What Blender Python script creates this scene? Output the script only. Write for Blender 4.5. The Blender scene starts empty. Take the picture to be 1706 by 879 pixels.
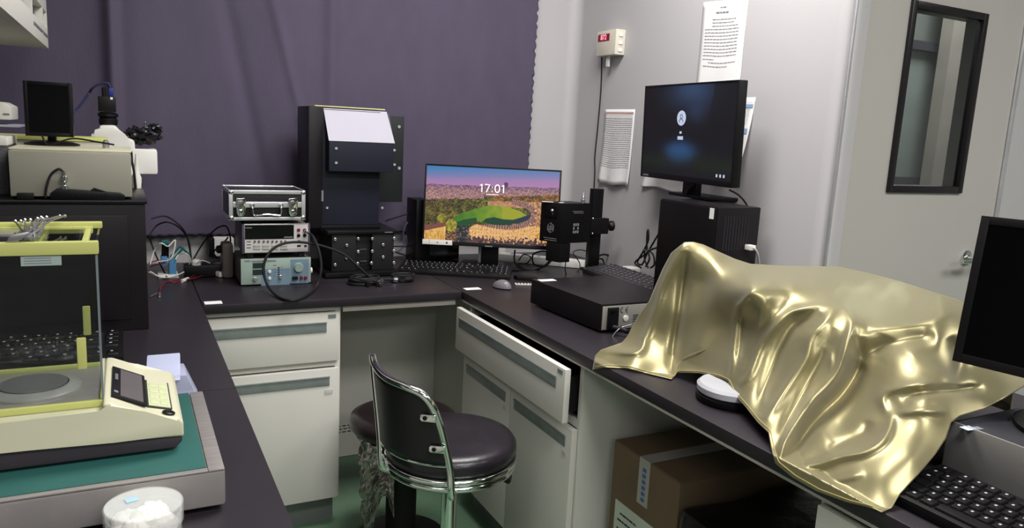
import bpy, bmesh, math, random
import numpy as np
from mathutils import Vector, Matrix, noise as mnoise
random.seed(7)
PI = math.pi
S = bpy.context.scene
C = S.collection
# ------------------------------------------------------------------ camera
CAMP = np.array([-0.1937, -2.3601, 1.3538])
YAW, PITCH, ROLL, FPX = -0.4791, -0.1721, 0.0511, 1254.2
def cam_axes():
    cy, sy = math.cos(YAW), math.sin(YAW)
    f = np.array([-sy*math.cos(PITCH), cy*math.cos(PITCH), math.sin(PITCH)])
    r = np.array([cy, sy, 0.]); u = np.cross(r, f)
    return r*math.cos(ROLL)+u*math.sin(ROLL), -r*math.sin(ROLL)+u*math.cos(ROLL), f
CR, CU, CF = cam_axes()
cam = bpy.data.objects.new('camera', bpy.data.cameras.new('camera')); C.objects.link(cam)
cam.matrix_world = Matrix(((CR[0], CU[0], -CF[0], CAMP[0]), (CR[1], CU[1], -CF[1], CAMP[1]), (CR[2], CU[2], -CF[2], CAMP[2]), (0, 0, 0, 1)))
cam.data.sensor_width = 36; cam.data.lens = 36*FPX/1706; cam.data.clip_start = 0.02
S.camera = cam
def ray(px, py):
    return CF+(px-853)/FPX*CR-(py-439.5)/FPX*CU
def at(px, py, ax, v):
    """world point seen at a photo pixel, lying on the plane x / y / z = v"""
    d = ray(px, py); i = 'xyz'.index(ax); t = (v-CAMP[i])/d[i]
    return Vector(CAMP+t*d)
# ------------------------------------------------------------------ world, exposure, lamps
w = bpy.data.worlds.new('world'); S.world = w; w.use_nodes = True
w.node_tree.nodes['Background'].inputs[0].default_value = (.9, .93, 1, 1)
w.node_tree.nodes['Background'].inputs[1].default_value = 0.08
S.view_settings.view_transform = 'Standard'; S.view_settings.look = 'None'
S.view_settings.gamma = 1; S.view_settings.use_curve_mapping = False
S.view_settings.exposure = 0.22
CEIL = 2.75
def overhead_light(x, y, sx, sy, power, col=(1, .975, .96)):
    l = bpy.data.lights.new('ceiling_and_fill_light', 'AREA'); l.shape = 'RECTANGLE'; l.size = sx; l.size_y = sy
    l.energy = power; l.color = col
    o = bpy.data.objects.new('ceiling_and_fill_light', l); C.objects.link(o); o.location = (x, y, CEIL-.03)
overhead_light(0.95, -0.6, 1.2, .6, 50)
overhead_light(0.7, -2.6, 1.2, .6, 48)
overhead_light(-1.4, -2.6, 1.2, .6, 14)
overhead_light(2.8, -2.6, 1.2, .6, 34)
overhead_light(0.7, -4.8, 1.2, .6, 54)  # added front panel out of view, low-angle fill for the knee space
overhead_light(-1.0, -6.2, 1.2, .6, 45)  # second added panel behind the camera, fill for the cabinet fronts
overhead_light(3.6, 0.0, .9, .6, 32)  # added lamp, brightens the corridor seen through the door pane

# ------------------------------------------------------------------ materials
def lin(c):
    if isinstance(c, str): c = tuple(int(c[i:i+2], 16)/255 for i in (0, 2, 4))
    return tuple(x/12.92 if x <= .04045 else ((x+.055)/1.055)**2.4 for x in c)
MATS = {}
def mat(name, col, rough=.5, metal=0., var=.08, scale=8., bump=0., bscale=60., spec=.5, emit=0., trans=0., alpha=1., stretch=None, coat=0., aniso=0., col2=None, ior=1.4):
    if name in MATS: return MATS[name]
    m = bpy.data.materials.new(name); m.use_nodes = True; nt = m.node_tree; N = nt.nodes; L = nt.links
    b = N['Principled BSDF']; c = lin(col)
    b.inputs['Roughness'].default_value = rough; b.inputs['Metallic'].default_value = metal
    b.inputs['Specular IOR Level'].default_value = spec; b.inputs['IOR'].default_value = ior
    b.inputs['Coat Weight'].default_value = coat; b.inputs['Anisotropic'].default_value = aniso
    b.inputs['Transmission Weight'].default_value = trans; b.inputs['Alpha'].default_value = alpha
    tc = N.new('ShaderNodeTexCoord'); mp = N.new('ShaderNodeMapping'); L.new(tc.outputs['Object'], mp.inputs[0])
    if stretch: mp.inputs['Scale'].default_value = stretch
    nz = N.new('ShaderNodeTexNoise'); nz.inputs['Scale'].default_value = scale; nz.inputs['Detail'].default_value = 4
    L.new(mp.outputs[0], nz.inputs['Vector'])
    rp = N.new('ShaderNodeValToRGB'); rp.color_ramp.elements[0].position = .3; rp.color_ramp.elements[1].position = .7
    c2 = lin(col2) if col2 else tuple(min(1, x*(1+var)) for x in c)
    rp.color_ramp.elements[0].color = tuple(x*(1-var) for x in c)+(1,) if not col2 else c+(1,)
    rp.color_ramp.elements[1].color = c2+(1,)
    L.new(nz.outputs[0], rp.inputs[0]); L.new(rp.outputs[0], b.inputs['Base Color'])
    if bump:
        n2 = N.new('ShaderNodeTexNoise'); n2.inputs['Scale'].default_value = bscale; n2.inputs['Detail'].default_value = 3
        L.new(mp.outputs[0], n2.inputs['Vector'])
        bp = N.new('ShaderNodeBump'); bp.inputs['Strength'].default_value = bump; bp.inputs['Distance'].default_value = .004
        L.new(n2.outputs[0], bp.inputs['Height']); L.new(bp.outputs[0], b.inputs['Normal'])
    if emit:
        b.inputs['Emission Color'].default_value = c+(1,); b.inputs['Emission Strength'].default_value = emit
    MATS[name] = m; return m
def vcol_screen(name, strength):
    m = bpy.data.materials.new(name); m.use_nodes = True; N = m.node_tree.nodes; L = m.node_tree.links
    b = N['Principled BSDF']; a = N.new('ShaderNodeVertexColor'); a.layer_name = 'Col'
    b.inputs['Base Color'].default_value = (.01, .01, .012, 1); b.inputs['Roughness'].default_value = .35
    b.inputs['Specular IOR Level'].default_value = .25
    L.new(a.outputs[0], b.inputs['Emission Color']); b.inputs['Emission Strength'].default_value = strength
    return m
wallm = mat('wall_paint', (.69, .68, .685), .55, var=.02, scale=2)
doorm = mat('door_paint', (.68, .665, .645), .42, var=.02, scale=2)
ceilm = mat('ceiling_paint', (.75, .74, .72), .8, var=.02)
cabm = mat('cabinet_steel', (.79, .78, .75), .42, var=.025, scale=3)
cabd = mat('cabinet_side_steel', (.76, .755, .72), .45, var=.03, scale=3)
kickm = mat('plinth_grey', (.42, .44, .43), .5)
slotm = mat('pull_recess_steel', (.50, .53, .52), .38, metal=.3, var=.1, scale=30)
benchm = mat('bench_laminate', (.135, .118, .138), .40, var=.1, scale=5, bump=.05, bscale=200, spec=.5, stretch=(1, 1, 1))
edgem = mat('bench_edge_trim', (.13, .11, .125), .4)
pale_line = mat('bench_underlay', (.60, .58, .55), .5)
blk = mat('black_plastic', (.055, .05, .055), .42, var=.1, spec=.35)
blk_gloss = mat('black_gloss', (.05, .045, .05), .14, var=.05)
blk_matte = mat('black_rubber', (.05, .048, .052), .65, var=.1)
blk_case = mat('black_steel_case', (.09, .078, .09), .38, var=.06, spec=.35, bump=.05, bscale=400)
anod = mat('black_anodised_metal', (.08, .077, .085), .35, metal=.4, var=.1)
navy = mat('navy_powder_coat', (.10, .11, .16), .45, var=.05, bump=.06, bscale=500)
silver = mat('brushed_silver', (.72, .72, .73), .3, metal=.9, var=.05, scale=6)
alum = mat('aluminium_trim', (.85, .85, .86), .32, metal=.75, var=.06, scale=20)
chrome = mat('chrome', (.86, .87, .86), .08, metal=1., var=.02)
steel = mat('stainless_steel', (.62, .60, .59), .33, metal=.5, var=.1, scale=12, stretch=(1, 12, 1), bump=.04, bscale=80)
white = mat('white_plastic', (.85, .84, .82), .4, var=.02)
offw = mat('off_white_plastic', (.80, .79, .76), .45, var=.03)
paper = mat('paper', (.86, .855, .85), .8, var=.01)
ink = mat('printed_ink', (.45, .45, .48), .8)
inkd = mat('dark_ink', (.15, .15, .17), .7)
beige = mat('beige_steel_case', (.56, .55, .50), .45, var=.03, scale=3)
cream = mat('cream_plastic', (.76, .75, .65), .35, var=.02, scale=4)
greeny = mat('yellow_green_plastic', (.70, .71, .42), .38, var=.03, scale=4)
dkbase = mat('dark_grey_plastic', (.20, .18, .20), .45, var=.05)
matgreen = mat('green_rubber_mat', (.15, .33, .31), .55, var=.12, scale=5, bump=.05, bscale=300)
leather = mat('black_vinyl', (.13, .115, .135), .30, var=.1, scale=20, bump=.12, bscale=260, coat=.1)
leatherb = mat('black_backrest', (.10, .095, .10), .45, var=.05)
carton = mat('brown_cardboard', (.40, .335, .26), .7, var=.12, scale=6, bump=.05)  # brown darkened to carry the shade under the worktop
greenpl = mat('psu_green_panel', (.55, .62, .58), .45, var=.02)
bluepanel = mat('psu_blue_print', (.42, .51, .57), .45)
greyside = mat('grey_steel_side', (.36, .33, .32), .45, var=.08)
purplegrey = mat('instrument_bumper', (.30, .28, .36), .5)
red = mat('red_terminal', (.45, .10, .16), .4)
ledred = mat('red_display', (.75, .08, .18), .4, emit=.8)
glass = None
def glass_mat(name, tint=(.95, .97, .96), op=.12, rough=.03):
    m = bpy.data.materials.new(name); m.use_nodes = True; N = m.node_tree.nodes; L = m.node_tree.links
    out = N['Material Output']; N.remove(N['Principled BSDF'])
    t = N.new('ShaderNodeBsdfTransparent'); t.inputs[0].default_value = tint+(1,)
    g = N.new('ShaderNodeBsdfGlossy'); g.inputs[0].default_value = (1, 1, 1, 1); g.inputs[1].default_value = rough
    fr = N.new('ShaderNodeFresnel'); fr.inputs[0].default_value = 1.45
    ad = N.new('ShaderNodeMath'); ad.operation = 'ADD'; ad.use_clamp = True; ad.inputs[1].default_value = op*.2
    mx = N.new('ShaderNodeMixShader'); L.new(fr.outputs[0], ad.inputs[0])
    ge = N.new('ShaderNodeNewGeometry'); iv = N.new('ShaderNodeMath'); iv.operation = 'SUBTRACT'; iv.inputs[0].default_value = 1; L.new(ge.outputs['Backfacing'], iv.inputs[1])
    mu = N.new('ShaderNodeMath'); mu.operation = 'MULTIPLY'; L.new(ad.outputs[0], mu.inputs[0]); L.new(iv.outputs[0], mu.inputs[1]); L.new(mu.outputs[0], mx.inputs[0])
    L.new(t.outputs[0], mx.inputs[1]); L.new(g.outputs[0], mx.inputs[2]); L.new(mx.outputs[0], out.inputs[0])
    return m
glassm = glass_mat('clear_glass', (.93, .95, .94))
tinted = glass_mat('draft_glass', (.88, .90, .89), 0.)
doorglass = glass_mat('door_glass', (.74, .78, .77), .3)
clearpl = mat('frosted_clear_plastic', (.78, .80, .90), .25, alpha=.55, var=.02)
clearlid = mat('clear_plastic_lid', (.92, .93, .92), .12, alpha=.28, var=.02)
cotton = mat('white_cotton', (.93, .92, .89), .95, var=.02, bump=.8, bscale=90)

# ------------------------------------------------------------------ mesh builder
class M:
    def __init__(s): s.bm = bmesh.new()
    def _bev(s, geom, b, seg=2):
        if b > 0:
            es = list({e for v in geom for e in v.link_edges})
            bmesh.ops.bevel(s.bm, geom=es, offset=b, segments=seg, affect='EDGES', profile=.6)
    def box(s, x0, x1, y0, y1, z0, z1, b=0., mtx=None):
        r = bmesh.ops.create_cube(s.bm, size=1)['verts']
        for v in r: v.co = Vector((x0+(v.co.x+.5)*(x1-x0), y0+(v.co.y+.5)*(y1-y0), z0+(v.co.z+.5)*(z1-z0)))
        if mtx: 
            for v in r: v.co = mtx @ v.co
        s._bev(r, b); return s
    def hexa(s, pts, b=0.):
        """pts: 4 bottom then 4 top, same winding"""
        v = [s.bm.verts.new(p) for p in pts]
        for f in ((3, 2, 1, 0), (4, 5, 6, 7), (0, 1, 5, 4), (1, 2, 6, 5), (2, 3, 7, 6), (3, 0, 4, 7)): s.bm.faces.new([v[i] for i in f])
        s._bev(v, b); return s
    def prism(s, pts, axis, a, c, b=0., seg=2):
        """pts 2-D outline in the plane normal to axis, extruded a..c"""
        def mk(p, h):
            return {'x': (h, p[0], p[1]), 'y': (p[0], h, p[1]), 'z': (p[0], p[1], h)}[axis]
        A = [s.bm.verts.new(mk(p, a)) for p in pts]; B = [s.bm.verts.new(mk(p, c)) for p in pts]; n = len(pts)
        s.bm.faces.new(A); s.bm.faces.new(B[::-1])
        for i in range(n): s.bm.faces.new((A[i], B[i], B[(i+1) % n], A[(i+1) % n]))
        s._bev(A+B, b, seg); return s
    def lathe(s, prof, c=(0, 0, 0), seg=40, mtx=None, close=True):
        rings = []
        for r, z in prof:
            rings.append([s.bm.verts.new((c[0]+r*math.cos(2*PI*i/seg), c[1]+r*math.sin(2*PI*i/seg), c[2]+z)) for i in range(seg)])
        for k in range(len(rings)-1):
            for i in range(seg):
                j = (i+1) % seg; s.bm.faces.new((rings[k][i], rings[k][j], rings[k+1][j], rings[k+1][i]))
        if close:
            s.bm.faces.new(rings[0][::-1]); s.bm.faces.new(rings[-1])
        if mtx:
            for R in rings:
                for v in R: v.co = mtx @ v.co
        return s
    def cyl(s, p0, p1, r0, r1=None, seg=20):
        r1 = r0 if r1 is None else r1
        p0 = Vector(p0); p1 = Vector(p1); d = p1-p0
        q = d.to_track_quat('Z', 'Y').to_matrix().to_4x4(); m = Matrix.Translation(p0) @ q
        return s.lathe([(r0, 0), (r1, d.length)], seg=seg, mtx=m)
    def cylprof(s, p0, d, prof, seg=24):
        p0 = Vector(p0); q = Vector(d).to_track_quat('Z', 'Y').to_matrix().to_4x4()
        return s.lathe(prof, seg=seg, mtx=Matrix.Translation(p0) @ q)
    def sphere(s, c, r, sc=(1, 1, 1), seg=20):
        v = bmesh.ops.create_uvsphere(s.bm, u_segments=seg, v_segments=seg//2, radius=r)['verts']
        for a in v: a.co = Vector((c[0]+a.co.x*sc[0], c[1]+a.co.y*sc[1], c[2]+a.co.z*sc[2]))
        return s
    def tube(s, pts, r, sub=8, seg=10, smooth=True, closed=False):
        P = [Vector(p) for p in pts]
        if smooth and len(P) > 2:
            Q = []; n = len(P)
            rng = n if closed else n-1
            for i in range(rng):
                if closed: a, b, c, d = P[i-1], P[i], P[(i+1) % n], P[(i+2) % n]
                else: a = P[i-1] if i else P[0]*2-P[1]; b = P[i]; c = P[i+1]; d = P[i+2] if i+2 < n else P[-1]*2-P[-2]
                for k in range(sub):
                    t = k/sub
                    Q.append(.5*((2*b)+(c-a)*t+(2*a-5*b+4*c-d)*t*t+(3*b-a-3*c+d)*t**3))
            if not closed: Q.append(P[-1])
            P = Q
        n = len(P); T = []
        for i in range(n):
            if closed: t = P[(i+1) % n]-P[i-1]
            else: t = P[min(i+1, n-1)]-P[max(i-1, 0)]
            T.append(t.normalized() if t.length > 1e-9 else Vector((0, 0, 1)))
        up = Vector((0, 0, 1)) if abs(T[0].z) < .9 else Vector((1, 0, 0))
        nrm = T[0].cross(up).normalized(); rings = []
        for i in range(n):
            nrm = (nrm-T[i]*nrm.dot(T[i])).normalized(); bn = T[i].cross(nrm)
            rr = r(i/(n-1)) if callable(r) else r
            rings.append([s.bm.verts.new(P[i]+rr*(math.cos(2*PI*k/seg)*nrm+math.sin(2*PI*k/seg)*bn)) for k in range(seg)])
        for i in range(n if closed else n-1):
            A, B = rings[i], rings[(i+1) % n]
            for k in range(seg): s.bm.faces.new((A[k], A[(k+1) % seg], B[(k+1) % seg], B[k]))
        if not closed:
            s.bm.faces.new(rings[0][::-1]); s.bm.faces.new(rings[-1])
        return s
    def grid(s, fn, nu, nv):
        V = [[s.bm.verts.new(fn(i/nu, j/nv)) for j in range(nv+1)] for i in range(nu+1)]
        for i in range(nu):
            for j in range(nv): s.bm.faces.new((V[i][j], V[i+1][j], V[i+1][j+1], V[i][j+1]))
        return s
    def quad(s, pts):
        s.bm.faces.new([s.bm.verts.new(p) for p in pts]); return s
def _link(name, mb, m, smooth=35):
    me = bpy.data.meshes.new(name)
    bmesh.ops.recalc_face_normals(mb.bm, faces=mb.bm.faces[:])
    mb.bm.to_mesh(me); mb.bm.free()
    for mm in (m if isinstance(m, (list, tuple)) else [m]): me.materials.append(mm)
    o = bpy.data.objects.new(name, me); C.objects.link(o)
    if smooth:
        for p in me.polygons: p.use_smooth = True
        me.set_sharp_from_angle(angle=math.radians(smooth))
    return o
ROOT = {}
def tag(o, label=None, cat=None, group=None, kind=None):
    if label: o['label'] = label
    if cat: o['category'] = cat
    if group: o['group'] = group
    if kind: o['kind'] = kind
    return o
def thing(name, label, cat, loc, rz=0., group=None):
    o = bpy.data.objects.new(name, None); C.objects.link(o); o.empty_display_size = .05
    o.location = loc; o.rotation_euler = (0, 0, rz)
    ROOT[o.name] = Matrix.Translation(Vector(loc)) @ Matrix.Rotation(rz, 4, 'Z')
    return tag(o, label, cat, group)
def rootm(o):
    while o.parent: o = o.parent
    return ROOT.get(o.name, Matrix.Identity(4))
def part(name, mb, m, parent, label=None, world=True, smooth=35):
    """a child mesh; world=True: built in world coordinates, else in the thing's own frame"""
    if world:
        inv = rootm(parent).inverted()
        for v in mb.bm.verts: v.co = inv @ v.co
    o = _link(name, mb, m, smooth); o.parent = parent
    if label: o['label'] = label
    return o
def single(name, mb, m, label, cat, group=None, kind=None, smooth=35):
    vs = [v.co.copy() for v in mb.bm.verts]
    lo = Vector((min(v.x for v in vs), min(v.y for v in vs), min(v.z for v in vs))); hi = Vector((max(v.x for v in vs), max(v.y for v in vs), max(v.z for v in vs)))
    c = Vector(((lo.x+hi.x)/2, (lo.y+hi.y)/2, lo.z))
    for v in mb.bm.verts: v.co -= c
    o = _link(name, mb, m, smooth); o.location = c; ROOT[o.name] = Matrix.Translation(c)
    return tag(o, label, cat, group, kind)
def struct(name, mb, m, parent=None, smooth=35):
    o = _link(name, mb, m, smooth)
    if parent: o.parent = parent
    else: o['kind'] = 'structure'
    return o
def copy_part(o, parent, loc):
    c = o.copy(); C.objects.link(c); c.parent = parent; c.location = loc; return c
def text_mesh(txt, size, mtx, ext=.0004):
    cu = bpy.data.curves.new('lettering', 'FONT'); cu.body = txt; cu.size = size; cu.extrude = ext; cu.resolution_u = 3
    cu.align_x = 'CENTER'; cu.align_y = 'CENTER'
    o = bpy.data.objects.new('lettering', cu); me = bpy.data.meshes.new_from_object(o)
    me.transform(mtx); mb = M(); mb.bm.from_mesh(me)
    bpy.data.objects.remove(o); bpy.data.curves.remove(cu); bpy.data.meshes.remove(me)
    return mb
def frame(o, r, u):
    """matrix taking local x,y to r,u at origin o (z = r x u, towards the reader)"""
    r = Vector(r).normalized(); u = Vector(u).normalized(); n = r.cross(u)
    return Matrix(((r.x, u.x, n.x, o[0]), (r.y, u.y, n.y, o[1]), (r.z, u.z, n.z, o[2]), (0, 0, 0, 1)))
def lines(mb, mtx, w, rows, h=.0025, seed=0, ragged=.3, z=.0006):
    """rows: list of (x0, x1, y) printed rule-like text lines made of short dashes"""
    rnd = random.Random(seed)
    for x0, x1, y in rows:
        x = x0
        while x < x1:
            l = rnd.uniform(.006, .018)*w/.2; e = min(x+l, x1)
            mb.box(x, e, y-h/2, y+h/2, 0, z, mtx=mtx); x = e+.0025*w/.2
    return mb

# ------------------------------------------------------------------ the room
YB, XR, YD = .75, 1.70, -.775
H = .80
m_ = M(); m_.box(-2.6, 5.2, -7.6, 2.0, -.1, 0)
fm = mat('green_speckled_vinyl', (.31, .42, .34), .4, scale=220, col2=(.44, .56, .45), bump=.03, bscale=100)
struct('floor', m_, fm)
struct('ceiling', M().box(-2.6, 5.2, -7.6, 2.0, CEIL, CEIL+.1), ceilm)
struct('wall_back', M().box(-2.6, XR+.12, YB, YB+.1, 0, CEIL), wallm)
# right wall ends in a rounded clean-room corner, then the door wall
def arc(cx, cy, r, a0, a1, n=10): return [(cx+r*math.cos(a0+(a1-a0)*i/n), cy+r*math.sin(a0+(a1-a0)*i/n)) for i in range(n+1)]
struct('wall_right', M().prism([(XR, YB)]+[(XR, YD+.05)]+arc(XR+.05, YD+.05, .05, PI, 1.5*PI)+[(XR+.07, YD), (XR+.07, YB)], 'z', 0, CEIL), wallm)
struct('trim_1', M().prism([(XR, YB-.05)]+arc(XR-.05, YB-.05, .05, 0, PI/2)+[(XR, YB)], 'z', 0, CEIL), wallm)
struct('trim_2', M().box(XR+.002, XR+.012, YD-.006, YD+.002, 0, CEIL, .002), alum)
struct('wall_door', M().box(2.56, 5.2, YD, YD+.08, 0, CEIL).box(XR+.07, 2.56, YD, YD+.08, 2.15, CEIL), wallm)
dimwall = mat('far_wall_grey', (.42, .41, .42), .7)  # walls out of view, darkened to cut reflections in the cloth
struct('wall_left', M().box(-2.7, -2.6, -7.6, 2, 0, CEIL), dimwall)
struct('wall_front', M().box(-2.6, 5.2, -7.7, -7.6, 0, CEIL), dimwall)
struct('wall_far_right', M().box(5.2, 5.3, -7.6, 2, 0, CEIL), wallm)
struct('wall_hall', M().box(XR+.07, 5.2, .62, .7, 0, CEIL), mat('hall_wall', (.42, .43, .42), .6))
hz = thing('window_2', 'dark framed inner window across the corridor', 'window', (3.9, .58, 1.6)); del hz['label']; del hz['category']; hz['kind'] = 'structure'
fr = M()
a, b_ = at(1492, 78, 'y', .58), at(1556, 296, 'y', .58)
X0, X1, Z0, Z1 = a.x, b_.x+.05, b_.z, a.z
for q in ((X0-.05, X0, Z0, Z1), (X1, X1+.05, Z0, Z1), (X0-.05, X1+.05, Z1, Z1+.05), (X0-.05, X1+.05, Z0-.05, Z0)): fr.box(q[0], q[1], .56, .62, q[2], q[3])
part('window_frame', fr, mat('hall_frame', (.22, .22, .25), .5), hz)
part('window_pane', M().box(X0, X1, .605, .615, Z0, Z1), mat('hall_pane', (.52, .55, .54), .2), hz)
q0 = at(1590, 100, 'y', .45)
struct('trim_3', M().box(q0.x-.05, q0.x+.35, .45, .52, 0, CEIL), mat('hall_pillar', (.62, .59, .56), .6))
# door in the door wall
DX0, DX1 = XR+.075, 2.54
door = thing('door_1', 'grey door', 'door', (XR, YD, 0)); del door['label']; del door['category']; door['kind'] = 'structure'
WX0, WX1, WZ0, WZ1 = 1.950, 2.328, 1.229, 1.812
dm = M()
for q in ((DX0, WX0, 0, 2.14), (WX1, DX1, 0, 2.14), (WX0, WX1, 0, WZ0), (WX0, WX1, WZ1, 2.14)): dm.box(q[0], q[1], YD+.004, YD+.05, q[2], q[3])
part('door_leaf', dm, doorm, door)
g = M()
t_ = .022
for q in ((WX0, WX0+t_, WZ0, WZ1), (WX1-t_, WX1, WZ0, WZ1), (WX0+t_, WX1-t_, WZ0, WZ0+t_), (WX0+t_, WX1-t_, WZ1-t_, WZ1)): g.box(q[0], q[1], YD-.006, YD+.056, q[2], q[3], .002)
wf = part('window_frame', g, mat('door_window_frame', (.10, .085, .095), .35), door)
part('window_pane', M().box(WX0+t_, WX1-t_, YD+.006, YD+.012, WZ0+t_, WZ1-t_), doorglass, wf)
hp = at(1616, 434, 'y', YD-.05)
hm = M().cyl((hp.x+.06, YD+.004, hp.z), (hp.x+.06, YD-.05, hp.z), .009).tube([(hp.x+.065, YD-.05, hp.z), (hp.x+.01, YD-.052, hp.z), (hp.x-.045, YD-.05, hp.z)], .009).cylprof((hp.x+.06, YD+.004, hp.z), (0, -1, 0), [(.026, 0), (.026, .006), (.02, .009)])
part('door_handle', hm, chrome, door)
struct('trim_4', M().box(2.545, 2.56, YD-.004, YD+.05, 0, 2.15, .002), alum)

# ------------------------------------------------------------------ benches and cabinets
BT = .028
def counter(name, x0, x1, y0, y1, label):
    t = thing(name, label, 'worktop', ((x0+x1)/2, (y0+y1)/2, H-BT))
    part('top', M().box(x0, x1, y0, y1, H-BT, H, .004), benchm, t)
    return t
XW = .843
t = counter('bench_worktop', 0.001, XW-.001, 0, YB-.002, 'dark laminate back worktop under the purple curtain carrying the stacked instruments')
part('under_rail', M().box(.426, XW-.02, .012, .03, H-BT-.02, H-BT-.0005), pale_line, t, 'pale rail under the worktop')
t = counter('bench_worktop', XW, XR-.002, -3.2, YB-.002, 'dark laminate right worktop along the white wall under the gold cloth')
part('under_rail', M().box(XW+.0005, XW+.02, -3.19, -.002, H-BT-.006, H-BT-.0005), pale_line, t, 'thin pale strip under the worktop')
t = counter('bench_worktop', -1.5, 0, -3.0, YB-.002, 'dark laminate left worktop carrying the balance and the tall black box')
part('seam', M().box(-.72, -.001, -.7672, -.766, H-.0004, H+.0004), mat('seam_dark', (.12, .1, .12), .6), t)
def pull(parent, x0, x1, z0, z1, y):
    """recessed strip pull on a front facing -y at y"""
    o = part('handle', M().prism([(y-.0015, z1), (y-.0015, z1-.006), (y-.004, z1-.006), (y-.004, z0), (y-.0015, z0-.001)], 'x', x0, x1).box(x0-.003, x0, y-.004, y, z0-.002, z1).box(x1, x1+.003, y-.004, y, z0-.002, z1), slotm, parent, 'grey steel strip pull', world=False)
    return o
# back-left cabinet, front facing the camera (local frame = world here)
def cabinet(name, label, loc, rz, wdt, dep, cols, drawer_h, open_=0., top=H-BT-.0065, group=None):
    t = thing(name, label, 'cabinet', loc, rz, group)
    z0 = .10
    # carcass: shell with plinth; local x across front, y back, z up, front plane y=0
    sh = M().box(0, .018, 0, dep, z0, top, .001).box(wdt-.018, wdt, 0, dep, z0, top, .001).box(.018, wdt-.018, dep-.015, dep, z0, top).box(.018, wdt-.018, .002, dep-.015, z0, z0+.018).box(.018, wdt-.018, 0.0, .02, top-.012, top).box(.018, wdt-.018, .0, .02, top-drawer_h-.035, top-drawer_h-.012)
    part('body', sh, cabm, t, world=False)
    part('plinth', M().box(.01, wdt-.01, .04, dep-.02, 0, z0-.0005), kickm, t, 'grey recessed plinth', world=False)
    zt, zb = top-.014, top-drawer_h-.012
    d = part('drawer', M().box(.008, wdt-.008, -.019-open_, -.001-open_, zb, zt, .002), cabm, t, world=False)
    if open_:
        part('tray', M().box(.03, .042, -.001-open_, dep-.12, zb+.02, zt-.03).box(wdt-.042, wdt-.03, -.001-open_, dep-.12, zb+.02, zt-.03).box(.042, wdt-.042, -.001-open_, dep-.12, zb+.02, zb+.026), blk_matte, d, 'dark inside of the drawer', world=False)
    hx0, hx1 = .035, wdt-.05
    part('handle', M().box(hx0, hx1, -.0215-open_, -.019-open_, zt-.064, zt-.034, .001).box(hx0, hx1, -.024-open_, -.019-open_, zt-.034, zt-.030), slotm, d, 'recessed grey strip pull', world=False)
    part('tag_plate', M().box(wdt-.045, wdt-.02, -.0205-open_, -.019-open_, zt-.018, zt-.006), slotm, d, world=False)
    zdt = zb-.025
    dw = (wdt-.016)/cols
    for c in range(cols):
        x0, x1 = .008+c*dw+.001, .008+(c+1)*dw-.001
        e = part('cabinet_door', M().box(x0, x1, -.019, -.001, z0+.006, zdt, .002), cabm, t, world=False)
        part('handle', M().box(x0+.03, x1-.03, -.0215, -.019, zdt-.058, zdt-.030, .001).box(x0+.03, x1-.03, -.024, -.019, zdt-.030, zdt-.026), slotm, e, 'recessed grey strip pull', world=False)
        part('lock_plate', M().box(x1-.045, x1-.02, -.0205, -.019, zdt-.085, zdt-.072, .002), cabd, e, world=False)
    return t
cabinet('storage_cabinet', 'pale steel cabinet with one drawer above one door, left of the knee space', (-.02, .03, 0), 0, .443, .5, 1, .165)
# right cabinet: front faces -x ; local x axis -> world -y
cabinet('storage_cabinet', 'pale steel cabinet with its wide drawer pulled open above two doors', (.868, -.012, 0), -PI/2, .748, .6, 2, .15, open_=.034)
cabinet('storage_cabinet', 'pale steel cabinet at the lower right under the black keyboard', (.868, -1.53, 0), -PI/2, .6, .6, 1, .15)
# left bench carcass below the counter (only its edge can be seen)
cabinet('storage_cabinet', 'pale steel cabinet standing under the left worktop', (-.05, -2.2, 0), PI/2, 1.5, .6, 3, .15)
# knee space back panel with vents
kp = thing('knee_space_panel', 'pale panel closing the back of the knee space, with vent slots', 'panel', (.66, .54, 0))
part('sheet', M().box(.43, .962, .54, .55, 0.003, H-BT-.004), cabd, kp)
part('return_sheet', M().box(.9625, .972, -.005, .55, 0.003, H-BT-.004), cabd, kp)
vm = M()
for r_ in range(3):
    for c_ in range(4): vm.box(.545+c_*.022+(r_ % 2)*.004, .56+c_*.022+(r_ % 2)*.004, .5388, .5405, .108+r_*.013, .112+r_*.013)
part('vent_slots', vm, inkd, kp, 'dark vent slots')
# ------------------------------------------------------------------ curtain
def curtain_pt(u, v):
    x = -1.9+u*(1.46+1.9); zt = 2.68; zb = .905
    z = zb+(1-v)*0+v*(zt-zb)
    z = zb+v*(zt-zb)
    y = YB-.045+.007*math.sin(x*9+1.5*math.sin(x*3.1))+.003*math.sin(x*23+1.3+2*v)
    y += .010*math.exp(-((x-(-.02+.35*(1-v)))/.03)**2)-.012*math.exp(-((x-.1-.45*(1-v))/.02)**2)*(1-v)
    y -= .022*math.exp(-((x+.22)/.022)**2)+.015*math.exp(-((x-.55)/.03)**2)
    if v < .004: z += .008*abs(math.sin(x*PI/.035))
    if u > .9985: x += .012*abs(math.sin(z*PI/.04))-.018*(1-v)
    return (x, y, z)
curt = mat('purple_curtain_cloth', (.295, .265, .34), .75, var=.06, scale=14, bump=.15, bscale=120, stretch=(1, 1, .4))
cm = M().grid(curtain_pt, 700, 120)
o = single('curtain', cm, curt, 'purple grey curtain with a scalloped hem hanging over the back wall', 'curtain', smooth=60)
o.modifiers.new('thick', 'SOLIDIFY').thickness = .002

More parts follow.
